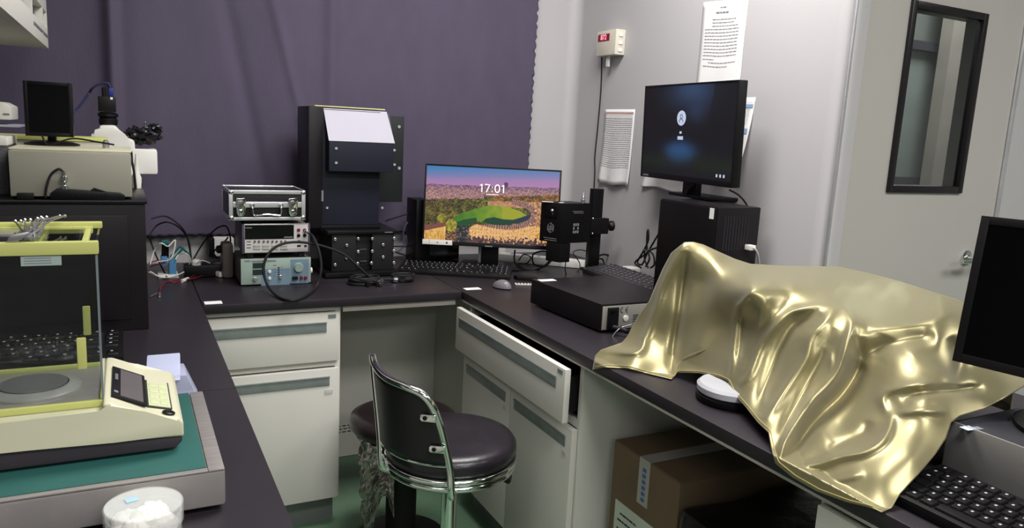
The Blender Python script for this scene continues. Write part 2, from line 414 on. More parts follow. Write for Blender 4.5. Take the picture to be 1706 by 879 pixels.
# ------------------------------------------------------------------ wall cabinet top left
cc = at(81, 81, 'y', .35)
wx, wz, wy = cc.x, cc.z, .35
wc = thing('wall_cabinet', 'white wall cabinet with small pigeonholes at the upper left corner', 'cabinet', (wx-.2, wy-.8, wz))
front = M()
body = M().box(wx-.40, wx-.02, wy-1.6, wy, wz, wz+.02).box(wx-.40, wx-.38, wy-1.6, wy, wz+.02, wz+.9).box(wx-.38, wx-.02, wy-.02, wy, wz+.02, wz+.9)
part('body', body, cabm, wc)
fr = M().box(wx-.02, wx, wy-1.6, wy, wz, wz+.055, .001)
holes = [(wy-.02, wy-.13), (wy-.15, wy-.42), (wy-.46, wy-.72), (wy-.76, wy-1.02), (wy-1.06, wy-1.5)]
zt_ = wz+.102
prev = wy
for h1, h0 in holes:
    fr.box(wx-.02, wx, h1, prev, wz+.055, zt_); prev = h0
fr.box(wx-.02, wx, wy-1.6, prev, wz+.055, zt_).box(wx-.02, wx, wy-1.6, wy, zt_, wz+.9, .001)
part('front_frame', fr, cabm, wc)
inn = M()
for h1, h0 in holes:
    inn.hexa([(wx-.02, h0, wz+.056), (wx-.02, h1, wz+.056), (wx-.12, h1, wz+.022), (wx-.12, h0, wz+.022), (wx-.02, h0, wz+.06), (wx-.02, h1, wz+.06), (wx-.12, h1, wz+.026), (wx-.12, h0, wz+.026)])
part('sloping_shelf', inn, cabd, wc)
part('shade_lining', M().box(wx-.13, wx-.122, wy-1.55, wy-.021, wz+.021, wz+.12).box(wx-.121, wx-.0205, wy-1.55, wy-.021, wz+.115, wz+.12), kickm, wc, 'grey lining that paints shade inside the pigeonholes')  # dark lining added where the openings are only in shade
part('label_strip', M().box(wx, wx+.002, wy-.16, wy-.01, wz+.03, wz+.036).box(wx, wx+.002, wy-.42, wy-.18, wz+.03, wz+.036), kickm, wc, 'grey strip below the openings')

# ------------------------------------------------------------------ left group: black box, beige instrument, microscope
bb = thing('instrument_box', 'large black box on the left worktop carrying the beige instrument', 'equipment', (-.6, .1, H))
part('case', M().box(-1.15, -.15, -.234, .40, H, 1.128, .004), blk_case, bb)
part('lid', M().box(-1.16, -.145, -.242, .41, 1.1285, 1.1385, .003), anod, bb)
part('door_panel', M().box(-1.12, -.19, -.2375, -.234, H+.03, 1.10, .002), blk_case, bb)
TOP = 1.1385
bi = thing('bench_instrument', 'beige steel instrument standing on the black box', 'equipment', (-.31, 0, TOP))
part('case', M().box(-.438, -.178, -.22, .10, TOP+.006, 1.254, .004), beige, bi)
part('foot', M().box(-.42, -.40, -.2, -.18, TOP, TOP+.0062).box(-.21, -.19, -.2, -.18, TOP, TOP+.0062).box(-.42, -.40, .07, .09, TOP, TOP+.0062).box(-.21, -.19, .07, .09, TOP, TOP+.0062), blk_matte, bi)
part('lid_edge', M().box(-.44, -.176, -.19, .102, 1.2542, 1.259, .002), cream, bi)
# small hotplate-like switch box in front and plug
ps = thing('foot_switch', 'flat dark control box with slots lying before the beige instrument', 'controller', (-.27, -.23, TOP))
a_ = at(107, 322, 'y', -.228); 
part('body', M().prism([(-.355, TOP), (-.355, TOP+.016), (-.34, TOP+.028), (-.205, TOP+.018), (-.195, TOP+.012), (-.195, TOP)], 'y', -.241, -.222, .0015), anod, ps)
sm = M()
for i in range(8): sm.box(-.31+i*.010, -.305+i*.010, -.2425, -.2405, TOP+.009, TOP+.016)
part('slots', sm, blk, ps, 'dark vent slots')
cp = M().cylprof((-.325, -.232, TOP+.026), (0, 0, 1), [(.009, 0), (.009, .008), (.006, .010), (.006, .018), (.008, .020), (.008, .03), (.005, .033), (.005, .042)])
part('connector', cp, chrome, ps, 'silver round connector')
part('cable', M().tube([(-.325, -.232, TOP+.066), (-.335, -.232, TOP+.074), (-.352, -.232, TOP+.06), (-.362, -.235, TOP+.03), (-.366, -.235, TOP+.004)], .003), blk_matte, ps)
part('rocker', M().prism([(-.27, TOP+.024), (-.235, TOP+.020), (-.225, TOP+.017), (-.262, TOP+.030)], 'y', -.241, -.23), blk, ps)
bp_ = at(42, 326, 'y', -.236)
single('small_dark_block', M().box(bp_.x-.017, bp_.x+.017, -.24, -.224, TOP, TOP+.016, .002), blk, 'small black block at the left foot of the beige instrument', 'block')
# small monitor
def monitor(name, label, c, yaw, tilt, w_, h_, bez, chin, depth, screenmat, basez, base, group=None, scr_fn=None, res=(60, 34), neck=(.05, .03)):
    """c: centre of the front face; local frame x right, y back, z up"""
    t = thing(name, label, 'monitor', (c[0], c[1], basez), yaw, group)
    zc = c[2]-basez; R = Matrix.Translation((0, 0, zc)) @ Matrix.Rotation(-tilt, 4, 'X')
    hous = M().box(-w_/2, w_/2, 0.0, depth, -h_/2, h_/2, .004, mtx=R)
    p_ = part('housing', hous, blk, t, world=False)
    rim = M()
    x0, x1, z0, z1 = -w_/2+bez, w_/2-bez, -h_/2+chin, h_/2-bez
    for q in ((-w_/2, x0, -h_/2, h_/2), (x1, w_/2, -h_/2, h_/2), (x0, x1, -h_/2, z0), (x0, x1, z1, h_/2)): rim.box(q[0], q[1], -.003, 0, q[2], q[3], .0008, mtx=R)
    part('bezel', rim, blk, t, world=False)
    if scr_fn:
        mb = M(); nx, nz = res
        mb.grid(lambda u, v: R @ Vector((x0+u*(x1-x0), -.0012, z0+v*(z1-z0))), nx, nz)
        s_ = part('screen', mb, screenmat, t, world=False, smooth=0)
        me = s_.data; ca = me.color_attributes.new('Col', 'FLOAT_COLOR', 'POINT')
        buf = np.ones((len(me.vertices), 4), np.float32)
        k = 0
        for i in range(nx+1):
            for j in range(nz+1):
                cc_ = scr_fn(i/nx, 1-j/nz)
                buf[k, :3] = lin(cc_); k += 1
        ca.data.foreach_set('color', buf.ravel())
    else:
        part('screen', M().box(x0, x1, -.0012, 0, z0, z1, mtx=R), screenmat, t, world=False)
    nb = zc-h_/2+.06
    nw, nd = neck
    if base == 'round':
        part('base', M().lathe([(.12, 0), (.12, .008), (.11, .014), (.03, .018), (.028, .022)], (0, .09, 0), 48), blk, t, world=False)
    elif base == 'small':
        part('base', M().lathe([(.065, 0), (.065, .004), (.05, .009), (.012, .012)], (0, .03, 0), 40), blk, t, world=False)
    else:
        part('base', M().box(-base[0]/2, base[0]/2, .032, base[1]+.032, 0, .012, .004), blk, t, world=False)
    part('neck', M().box(-nw/2, nw/2, depth+.002, depth+nd, .010, nb+.05, .003), blk, t, world=False)
    return t, R, (x0, x1, z0, z1)
pscreen_off = mat('dark_screen', (.035, .03, .035), .12, var=.05)
cS = at(81, 182, 'y', .0)
monitor('monitor', 'small black monitor, switched off, on the beige instrument', (cS.x, 0, cS.z), -.08, .02, at(121, 180, 'y', 0).x-at(40, 180, 'y', 0).x, (at(80, 138, 'y', 0)-at(84, 229, 'y', 0)).z, .009, .010, .02, pscreen_off, 1.2592, 'small', neck=(.02, .02))
single('monitor_cable', M().tube([at(70, 226, 'y', -.03), (cS.x+.0, -.05, 1.2625), at(120, 230, 'y', -.06)+Vector((0, 0, -.001)), at(160, 236, 'y', -.1), at(190, 241, 'y', -.12)], .0022), blk_matte, 'thin dark cable trailing over the lid of the beige instrument', 'cable')
single('metal_weight', M().cylprof((at(176, 232, 'y', -.06).x, -.06, 1.2592), (0, 0, 1), [(.008, 0), (.008, .016), (.005, .019), (.005, .022)]), silver, 'small silver cylinder standing on the beige instrument', 'weight')
# microscope
my = .30
def A(px, py, y=my): return at(px, py, 'y', y)
mic = thing('microscope', 'white microscope with a black camera on top, behind the beige instrument', 'microscope', (-.20, my, TOP))
part('base', M().box(-.36, -.155, my-.08, my+.09, TOP, TOP+.05, .012), white, mic)
part('column', M().prism([(A(150, 246).x, TOP+.05), (A(226, 246).x, TOP+.05), (A(224, 236).x, A(222, 233).z), (A(205, 228).x, A(205, 226).z), (A(192, 208).x, A(192, 208).z), (A(167, 208).x, A(167, 208).z), (A(163, 218).x, A(163, 219).z), (A(152, 222).x, A(152, 222).z)], 'y', my-.05, my+.05, .008), white, mic)
ax0, ax1 = A(224, 250).x, A(261, 250).x
part('stage_arm', M().box(ax0-.02, ax1, my-.05, my+.06, A(262, 289).z, A(262, 248).z, .008), white, mic)
cx_ = A(180, 190).x
part('camera_mount', M().cylprof((cx_, my, A(180, 208).z), (0, 0, 1), [(.024, 0), (.026, .006), (.026, .018), (.022, .022), (.028, .026), (.028, .034), (.02, .038)]), blk, mic)
cb = part('camera', M().box(A(163.5, 170).x, A(193, 170).x, my-.025, my+.03, A(178, 186).z, A(178, 161).z, .003), blk, mic)
part('sticker', M().box(A(184, 165).x, A(188, 165).x, my-.0265, my-.0252, A(185, 166).z, A(185, 162).z), paper, cb)
part('usb_plug', M().box(A(181, 155).x, A(189, 155).x, my-.008, my+.008, A(185, 160.5).z, A(185, 147).z, .002), mat('blue_usb_plug', (.13, .17, .45), .4), cb, 'blue cable plug')
part('switch_peg', M().cyl((A(173, 160).x, my, A(173, 161).z), (A(173, 160).x, my, A(173, 146).z), .005), blk, cb)
single('camera_cable', M().tube([A(184, 147), A(180, 139), A(168, 139), A(155, 146), A(145, 160), A(127, 183, .15), A(110, 195, .12)], .0035), mat('blue_cable', (.12, .13, .26), .5), 'dark blue cable arching from the microscope camera to the small monitor', 'cable')
def lump(c, r, sc, seed, amp=.25, seg=40, fr=3.):
    mb = M(); mb.sphere((0, 0, 0), 1, seg=seg)
    for v in mb.bm.verts:
        d = v.co.normalized(); n = mnoise.noise(d*fr+Vector((seed, 0, 0)))+.5*mnoise.noise(d*fr*2.3+Vector((seed, 3, 0)))
        k = 1+amp*n
        v.co = Vector((c[0]+d.x*sc[0]*k*r, c[1]+d.y*sc[1]*k*r, c[2]+d.z*sc[2]*k*r))
    return mb
bg0, bg1 = A(207, 230), A(262, 214)
bgc = (bg0+bg1)/2; bgc.z = A(235, 232).z+.006
bag = thing('plastic_bag', 'crumpled black plastic bag lying over the white microscope arm', 'bag', (bgc.x, my, A(262, 248).z))
part('sack', lump((bgc.x, my, bgc.z+.004), 1, (.052, .045, .026), 4, .5, fr=2.6), mat('black_bag_film', (.09, .085, .10), .25, bump=.5, bscale=50), bag)
part('tuft', lump((bg1.x-.01, my, bg1.z-.004), 1, (.022, .02, .016), 9, .6), MATS['black_bag_film'], bag)
part('twist_tie', M().tube([A(238, 208), A(242, 203), A(243, 209), A(239, 205), A(245, 212)], .0012), chrome, bag, 'silver twist tie')
plg = at(230, 318, 'y', .12)
single('power_plug', M().cylprof((plg.x-.004, .12, TOP), (0.03, 0, 1), [(.013, 0), (.014, .03), (.008, .045), (.006, .07), (.003, .10)]), offw, 'white moulded power plug standing beside the beige instrument', 'plug')
single('power_cable', M().tube([at(214, 252, 'y', .104), at(218, 262, 'y', .104), at(223, 285, 'y', .105), at(226, 312, 'y', .105), at(227, 329, 'y', .105)], .0035), blk_matte, 'black cable running down behind the right edge of the beige instrument', 'cable')
lid = thing('storage_case', 'pale yellow flat lidded case behind the beige instrument', 'case', (-.42, .2, TOP))
part('body', M().box(-.60, -.24, .11, .21, TOP, 1.268, .003), offw, lid)
part('lid', M().box(-.605, -.235, .105, .215, 1.2682, 1.281, .003), greeny, lid, 'yellow green lid')
# left edge objects
lx = -.452
ld = thing('bench_instrument', 'white instrument at the extreme left edge beside the small monitor', 'equipment', (-.6, .35, TOP))
z1_ = at(12, 170, 'y', .25).z; z0_ = at(12, 203, 'y', .25).z
xr_ = at(18, 190, 'y', .25).x
part('head', M().prism([(-.8, z0_), (xr_, z0_+.006), (xr_+.001, z1_-.012), (xr_-.02, z1_), (-.8, z1_)], 'y', .25, .42, .004), offw, ld)
part('head_slot', M().box(xr_-.018, xr_-.003, .2485, .2505, z0_+.02, z0_+.024), kickm, ld)
part('shelf_plate', M().box(-.8, xr_+.02, .22, .44, z0_-.014, z0_-.008, .001), mat('pale_blue_plate', (.62, .63, .68), .4), ld)
part('column', M().box(-.62, -.56, .3, .42, TOP, z0_-.014, .002), blk, ld)
zs = at(5, 228, 'y', -.1).z
gx = at(13, 260, 'y', -.1).x
gd = thing('mesh_box', 'light grey mesh sided box at the far left beside the beige instrument', 'box', (gx-.15, 0, TOP))
part('body', M().box(gx-.3, gx-.001, -.1, .1, TOP, zs-.022, .002), mat('grey_mesh', (.36, .35, .36), .6, scale=300, col2=(.16, .16, .17)), gd)
part('lid', M().box(gx-.3, gx, -.102, .1, zs-.0215, zs, .002), offw, gd)
# laptop-like keyboard behind the balance
def keyboard(name, label, loc, rz, w_, d_, h0, h1, rows, kw, keymat=None, matb=None, group=None, gap=.0028, margin=.008, tuck=True):
    """local frame: x right, y away from the typist, z up; h0 front height, h1 back height"""
    t = thing(name, label, 'keyboard', loc, rz, group)
    part('body', M().prism([(0, 0), (0, h0), (d_, h1), (d_, 0)], 'x', -w_/2, w_/2, .002), matb or blk, t, world=False)
    proto = None; rd = (d_-2*margin)/len(rows); slope = math.atan2(h1-h0, d_)
    for r_, widths in enumerate(rows):
        tot = sum(abs(a) for a in widths); x = -w_/2+margin; sc = (w_-2*margin)/tot; y = margin+r_*rd
        for a in widths:
            if a > 0:
                z = h0+(h1-h0)*(y+rd/2)/d_; ww = a*sc-gap
                key = (round(ww, 4), rd)
                kb = KEYS.get((key, (keymat or blk).name))
                if kb is None:
                    mb = M(); hx, hy, e = ww/2, (rd-gap)/2, .0016
                    mb.hexa([(-hx, -hy, 0), (hx, -hy, 0), (hx, hy, 0), (-hx, hy, 0), (-hx+e, -hy+e, .004), (hx-e, -hy+e, .004), (hx-e, hy-e*.4, .004), (-hx+e, hy-e*.4, .004)], .0005)
                    if ww < rd*1.3: mb.box(-hx*.35, hx*.05, hy*.05, hy*.5, .004, .0042)
                    n0 = len(mb.bm.faces)
                    kb = _link('key', mb, [keymat or blk, MATS['key_legend']], 20); kb.parent = t
                    for p_ in kb.data.polygons:
                        if p_.center.z > .00405: p_.material_index = 1
                    KEYS[(key, (keymat or blk).name)] = kb; o_ = kb
                else:
                    o_ = kb.copy(); C.objects.link(o_); o_.parent = t
                o_.location = (x+a*sc/2, y+rd/2, z+.0002); o_.rotation_euler = (slope, 0, 0)
            x += abs(a)*sc
    return t
KEYS = {}
mat('key_legend', (.62, .62, .66), .5)
R_full = [[1.3, 1.2, 1.2, 5.5, 1.2, 1.2, 1.3, -.3, 1, 1, 1], [2.2, 1, 1, 1, 1, 1, 1, 1, 1, 1, 1, 1.9, -.5, 1, -1], [1.7, 1, 1, 1, 1, 1, 1, 1, 1, 1, 1, 1, 2, -.2, 1.2], [1.4, 1, 1, 1, 1, 1, 1, 1, 1, 1, 1, 1, 1, 1.5, -.2, 1.2], [1, 1, 1, 1, 1, 1, 1, 1, 1, 1, 1, 1, 1, 2, -.2, 1.2], [1, -.6, 1, 1, 1, 1, -.4, 1, 1, 1, 1, -.4, 1, 1, 1, 1, -.2, 1]]
R_big = [[1.3, 1.2, 1.2, 5.5, 1.2, 1.2, 1.3, -.3, 1, 1, 1, -.3, 2, 1, 1], [2.2, 1, 1, 1, 1, 1, 1, 1, 1, 1, 1, 2.4, -1.3, 1, -1.3, 1, 1, 1, 1], [1.7, 1, 1, 1, 1, 1, 1, 1, 1, 1, 1, 1, 2, -3.6, 1, 1, 1, 1], [1.4, 1, 1, 1, 1, 1, 1, 1, 1, 1, 1, 1, 1, 1.5, -.3, 1, 1, 1, -.3, 1, 1, 1], [1, 1, 1, 1, 1, 1, 1, 1, 1, 1, 1, 1, 1, 2, -.3, 1, 1, 1, -.3, 1, 1, 1, 1]]
keyboard('keyboard', 'flat black keyboard lying between the balance and the tall black box', (-.435, -.50, H), 0, .45, .22, .012, .016, R_full, 0)
# ------------------------------------------------------------------ platform scale, balance, dish, boxes
sx1, sy0, sy1, zt = -.080, -1.288, -.945, .862
sc_ = thing('platform_scale', 'large steel platform scale with a green rubber mat, under the balance', 'scale', (-.4, -1.12, H), -.0)
part('tray', M().box(-.75, sx1, sy0, sy1, H+.008, zt-.002, .004), steel, sc_)
part('rim', M().box(sx1-.022, sx1-.0005, sy0+.001, sy1-.001, zt-.0018, zt+.0008, .001).box(-.75, sx1-.0225, sy0+.001, sy0+.012, zt-.0018, zt+.0008, .001), steel, sc_)
part('mat', M().box(-.75, sx1-.024, sy0+.014, sy1-.002, zt-.0018, zt+.0006), matgreen, sc_, 'green rubber mat')
part('foot', M().cyl((sx1-.05, sy0+.05, H), (sx1-.05, sy0+.05, H+.0085), .012), blk_matte, sc_)
BZ = zt+.0008
bal = thing('analytical_balance', 'cream analytical balance with a glass draft shield on the green mat', 'balance', (-.35, -1.10, BZ))
by0, by1 = -1.205, -.975
bx1 = -.128
# lower dark base and cream body, tapering to the right end
def prof_body(pts, y0, y1, b): return M().prism(pts, 'y', y0, y1, b, 3)
part('base_shell', prof_body([(-.62, BZ+.004), (-.62, BZ+.034), (-.32, BZ+.030), (-.22, BZ+.026), (bx1-.002, BZ+.022), (bx1-.002, BZ+.014), (bx1-.012, BZ+.004)], by0+.004, by1-.004, .003), dkbase, bal, 'dark grey lower shell')
part('body', prof_body([(-.62, BZ+.0342), (-.32, BZ+.0302), (-.22, BZ+.0262), (bx1, BZ+.0222), (bx1, BZ+.044), (bx1-.006, BZ+.052), (-.18, BZ+.064), (-.222, BZ+.086), (-.232, BZ+.0865), (-.2325, BZ+.072), (-.62, BZ+.072)], by0, by1, .004), cream, bal)
part('deck_trim', M().box(-.62, -.2285, by0+.028, by0+.036, BZ+.0722, BZ+.082, .002).box(-.62, -.2285, by1-.014, by1-.006, BZ+.0722, BZ+.082, .002).box(-.2285-.008, -.2285, by0+.036, by1-.014, BZ+.0722, BZ+.082, .002), greeny, bal, 'yellow green trim around the weighing deck')
part('weighing_deck', M().box(-.62, -.2375, by0+.037, by1-.015, BZ+.0722, BZ+.0765, .001), steel, bal)
pc = (at(137, 632, 'z', BZ+.08).x-.062, (by0+by1)/2+.008, BZ+.0768)
part('draft_ring', M().lathe([(.062, 0), (.062, .003), (.050, .009), (.046, .009), (.046, .0005), (.004, .0005)], pc, 48), mat('polished_ring', (.74, .73, .72), .25, metal=.6), bal)
part('weighing_pan', M().lathe([(.004, .001), (.036, .008), (.044, .0085), (.044, .0105), (.004, .0105)], pc, 48), silver, bal)
# slope with display: plane through (-.222, .086) -> (-.18,.064) -> (bx1-.006,.052)
def slope_fr(x0, z0, x1, z1):
    d = Vector((x1-x0, 0, z1-z0)); return frame((x0, 0, z0), d, (0, 1, 0)), d.length
F1, L1 = slope_fr(-.222, BZ+.0868, -.178, BZ+.0640)
F1, L1 = slope_fr(-.224, BZ+.0872, -.176, BZ+.0645)
dpanel = part('display_panel', M().box(.002, L1-.001, by0+.026, by1-.060, 0, .003, .001, mtx=F1), blk, bal, 'black display surround')
part('display', M().box(.014, L1-.006, by0+.034, by1-.068, .003, .0036, mtx=F1), mat('lcd_grey', (.36, .34, .34), .25), dpanel, 'grey display')
dl = M(); 
for i in range(5): dl.box(.006, .0105, by1-.1-i*.006, by1-.0965-i*.006, .003, .0034, mtx=F1)
dl.box(.005, .011, by0+.044, by0+.052, .003, .0034, mtx=F1)
part('marking', dl, ink, dpanel, 'pale marking')
F2, L2 = slope_fr(-.178, BZ+.0645, bx1-.006, BZ+.0525)
kp_ = part('keypad', M().box(.002, L2-.008, by0+.030, by1-.075, 0, .002, .001, mtx=F2), mat('keypad_dark', (.18, .22, .14), .4), bal)
part('keypad_face', M().box(.0045, L2-.0105, by0+.032, by1-.077, .002, .0027, mtx=F2), cream, kp_)
kb_ = M()
for i in range(2):
    for j in range(4): kb_.box(.007+i*.014, .018+i*.014, by0+.040+j*.026, by0+.058+j*.026, .0027, .0034, .0003, mtx=F2)
part('keypad_keys', kb_, mat('keypad_key', (.72, .76, .58), .4), kp_)
part('level_eye', M().lathe([(.009, 0), (.009, .002), (.007, .003), (.006, .002), (.002, .002)], (0, 0, 0), 28, mtx=F2 @ Matrix.Translation((L2-.014, by0+.014, 0))), anod, bal)
# draft shield
gx0, gx1, gz0, gz1 = -.62, -.2315, BZ+.082, 1.176
gy0, gy1 = by0+.032, by1-.012
part('side_glass', M().box(gx0, gx1-.004, gy0-.001, gy0+.0015, gz0, gz1-.018), tinted, bal, 'near glass side pane', smooth=0)
part('side_glass', M().box(gx0, gx1-.004, gy1-.0015, gy1+.001, gz0, gz1-.018), tinted, bal, 'far glass side pane', smooth=0)
part('front_glass', M().box(gx1-.003, gx1, gy0+.0035, gy1-.003, gz0, gz1-.006), tinted, bal, smooth=0)
part('corner_edge', M().box(gx1-.0025, gx1+.0005, gy0-.0012, gy0+.0025, gz0, gz1-.0185), mat('glass_edge_grey', (.42, .46, .47), .2), bal, 'pale edge of the glass')
part('top_bar', M().box(gx0, gx1+.002, gy0-.004, gy0+.010, gz1-.018, gz1, .002), greeny, bal, 'yellow green bar along the near top edge')
part('top_bar', M().box(gx0, gx1+.003, gy1-.010, gy1+.006, gz1-.006, gz1+.004, .002).box(gx0, gx1-.01, gy1-.022, gy1-.0105, gz1-.012, gz1-.002, .001), greeny, bal, 'yellow green bar along the far top edge')
part('top_frame', M().box(gx1-.02, gx1-.012, gy0+.0105, gy1-.0225, gz1-.012, gz1-.004, .001).box(-.318, -.300, gy0+.0105, gy1-.0225, gz1-.012, gz1-.004, .002), greeny, bal)
part('top_glass', M().box(gx0, gx1-.022, gy0+.0108, gy1-.0228, gz1-.0035, gz1-.0015), tinted, bal, smooth=0)
part('door_grip', M().box(-.262, -.250, gy0-.006, gy0-.0012, at(150, 612, 'y', gy0).z, at(150, 560, 'y', gy0).z, .002), greeny, bal, 'grip of the near glass pane')
part('door_grip', M().box(-.262, -.251, gy1-.0065, gy1-.0017, at(155, 556, 'y', gy1).z, at(155, 508, 'y', gy1).z, .002), greeny, bal, 'grip of the far glass pane')
s0, s1 = at(34, 424, 'y', gy0), at(103, 441, 'y', gy0)
stk = part('sticker', M().box(s0.x, s1.x, gy0-.0016, gy0-.0011, s1.z, gz1-.0185), mat('pale_sticker', (.56, .62, .60), .5), bal, 'pale sticker on the near glass')
lm = M()
for i in range(3): lm.box(s0.x+.004, s1.x-.012, gy0-.0019, gy0-.0016, s1.z+.003+i*.0035, s1.z+.004+i*.0035)
part('printing', lm, ink, stk)
# tweezers on the balance
twd = [((30, 372), (58, 406), 0), ((46, 371), (52, 404), 1), ((67, 370), (46, 404), 2), ((73, 369), (60, 403), 3), ((104, 371), (42, 408), 4)]
lab = ['leftmost tweezers of the bundle on the balance top, tips up left', 'second tweezers from the left in the bundle on the balance top', 'middle tweezers of the bundle on the balance top, tips upright', 'fourth tweezers of the bundle on the balance top, just right of the middle pair', 'rightmost long tweezers of the bundle on the balance top, leaning right']
for (a0, b0, i) in twd:
    tip = at(a0[0], a0[1], 'y', gy1-.02); end = at(b0[0], b0[1]-4, 'y', gy0+.004); end.z = max(end.z, gz1+.004+i*.0004); tip.z = max(tip.z, gz1+.008+i*.002)
    t = thing('tweezers', lab[i], 'tweezers', end, 0, 'tweezers lying on the balance')
    sd = (tip-end).cross(Vector((0, 0, 1))).normalized()
    for s_ in (-1, 1):
        mid = (tip+end)/2+sd*s_*.005+Vector((0, 0, .003*i/2))
        part('arm', M().tube([end, end+(mid-end)*.5+sd*s_*.002, mid, tip+sd*s_*.0035], lambda k: .0019-.0007*k, seg=6), silver, t)
    part('tip', M().sphere(tip+sd*.0035, .0028, seg=8).sphere(tip-sd*.0035, .0028, seg=8), chrome, t)
wing = at(20, 400, 'y', gy0); 
single('metal_clip', M().prism([(wing.x-.006, gz1+.002), (wing.x+.006, gz1+.001), (wing.x+.022, gz1+.011), (wing.x+.018, gz1+.014), (wing.x-.002, gz1+.010)], 'y', gy0+.0, gy0+.006, .0008), silver, 'flat silver clip at the left of the tweezers on the balance', 'clip')
# cotton dish
dc = (at(242, 850, 'z', .86)); dc = Vector((-.186, -1.345, H))
ds = thing('cotton_jar', 'round clear plastic jar full of white cotton in the foreground', 'jar', dc)
part('jar_wall', M().lathe([(.044, 0), (.045, .002), (.045, .045), (.0435, .045), (.0435, .003), (.001, .003)], dc, 56), clearlid, ds)
part('jar_lid', M().lathe([(.0475, .032), (.0475, .056), (.046, .058), (.001, .058), (.001, .0565), (.0455, .0565), (.046, .032)], dc, 56, close=False), clearlid, ds, 'clear lid')
part('sticker', M().box(-.0075, .0075, -.006, .006, .0583, .0588, .0002, mtx=Matrix.Translation(dc+Vector((-.014, .014, 0))) @ Matrix.Rotation(.3, 4, 'Z')), mat('blue_sticker', (.62, .76, .85), .5), ds, 'pale blue sticker on the lid')
for i, (dx, dy, dz, rr) in enumerate([(-.020, .012, .028, .018), (.012, .018, .03, .019), (.022, -.010, .028, .017), (-.012, -.018, .028, .018), (0, 0, .036, .018), (-.028, -.004, .02, .014), (.004, -.028, .018, .014), (.028, .012, .018, .013)]):
    single('cotton_ball', lump((dc.x+dx, dc.y+dy, dc.z+dz), rr, (1, 1, .95), i*3.3, .18, 24), cotton, 'white cotton ball packed inside the clear jar', 'cotton ball', 'cotton balls in the clear jar')
# translucent hinged plastic boxes behind the balance
pb0 = at(300, 660, 'z', H)
pbx = thing('plastic_box', 'translucent bluish hinged plastic box standing open behind the balance display', 'box', (-.13, -.78, H))
part('tub', M().prism([(-.175, H+.002), (-.075, H+.002), (-.10, H+.062), (-.165, H+.062)], 'y', -.84, -.76, .003), clearpl, pbx)
part('lid', M().hexa([(-.172, -.85, H+.055), (-.112, -.85, H+.055), (-.108, -.80, H+.068), (-.168, -.80, H+.068), (-.172, -.852, H+.057), (-.112, -.852, H+.057), (-.106, -.76, H+.084), (-.166, -.76, H+.084)], .001), clearpl, pbx)
part('divider', M().box(-.140, -.138, -.838, -.762, H+.004, H+.06), clearpl, pbx)
part('hinge_pin', M().cyl((-.083, -.842, H+.012), (-.083, -.8405, H+.012), .003), blk, pbx)
pb2 = thing('plastic_tray', 'small low translucent tray with a dark blue mark left of the hinged plastic box', 'tray', (-.20, -.74, H))
part('tub', M().box(-.235, -.178, -.78, -.70, H+.001, H+.052, .006), clearpl, pb2)
part('mark', M().box(-.198, -.188, -.7825, -.7805, H+.030, H+.046, .001), mat('dark_blue', (.22, .22, .45), .5), pb2)
# ------------------------------------------------------------------ small tags on the worktops
single('bench_tag', M().box(.008, .058, .012, .05, H+.0003, H+.0012), paper, 'white card tag at the left end of the back worktop', 'tag')
tg = at(787, 481, 'z', H)
single('bench_tag', M().box(tg.x-.03, tg.x+.03, tg.y-.016, tg.y+.016, H+.0003, H+.0012), paper, 'white card tag left of the computer mouse', 'tag')
# ------------------------------------------------------------------ instrument stack: supply, multimeter, case
fy = .255
def fp(px, py, y=fy): return at(px, py, 'y', y)
psu = thing('power_supply', 'pale green bench power supply, lowest of the instrument stack', 'power supply', (.257, .34, H))
part('case', M().box(.146, .371, fy+.004, fy+.20, H+.006, .891, .003), greyside, psu)
part('front_panel', M().box(.142, .374, fy-.004, fy+.0038, H+.005, .893, .002), greenpl, psu)
yf = fy-.004
def onf(mb, px0, py0, px1, py1, d=.001, b=0., y=None):
    y = yf if y is None else y
    p, q = at(px0, py0, 'y', y), at(px1, py1, 'y', y)
    mb.box(p.x, q.x, y-d, y-.0001, q.z, p.z, b); return mb
part('blue_print', onf(onf(M(), 435, 448, 483, 474, .0005), 484, 432, 514, 471, .0005), bluepanel, psu)
part('display', onf(onf(M(), 421, 438, 439, 446, .0012), 421, 449, 442, 457, .0012), mat('lcd_dark', (.16, .2, .19), .2), psu, 'dark numeric displays')
def knob(parent, px, py, r, d, m, name='knob', y=None, label=None, prof=None):
    y = yf if y is None else y
    p = at(px, py, 'y', y)
    return part(name, M().cylprof((p.x, y, p.z), (0, -1, 0), prof or [(r, 0), (r, d*.3), (r*.86, d*.4), (r*.82, d)]), m, parent, label)
knob(psu, 497, 445, .017, .014, greenpl, label='large pale knob')
knob(psu, 424.5, 465, .0075, .006, silver, 'power_button')
for px, py in ((449, 452), (449, 463)): knob(psu, px, py, .0055, .007, white, 'button')
knob(psu, 467, 461, .007, .009, silver, label='silver knob')
for px in (489, 493.5): knob(psu, px, 462.5, .0055, .012, blk, 'terminal', label='black terminal')
for px in (502, 509): knob(psu, px, 462, .0055, .012, red, 'terminal', label='red terminal')
lm = M()
for i in range(5): onf(lm, 463, 444.5+i*3.8, 465.5, 446.7+i*3.8, .0009)
part('indicator', lm, blk, psu, 'column of dark indicator dots')
lm = M(); onf(lm, 407, 433.5, 417, 436, .0004); onf(lm, 419, 434, 460, 435.5, .0004)
for i in range(4): onf(lm, 455, 441+i*6, 460, 442+i*6, .0007); onf(lm, 468, 444+i*5, 471, 445+i*5, .0007)
part('printing', lm, ink, psu, 'small printed lettering')
part('side_knob', M().cylprof((.371, fy+.03, .84), (1, 0, 0), [(.012, 0), (.012, .008), (.010, .014)]), offw, psu, 'white side knob')
part('rear_cheek', M().box(.142, .1458, fy+.008, fy+.19, H+.01, .885), greyside, psu)
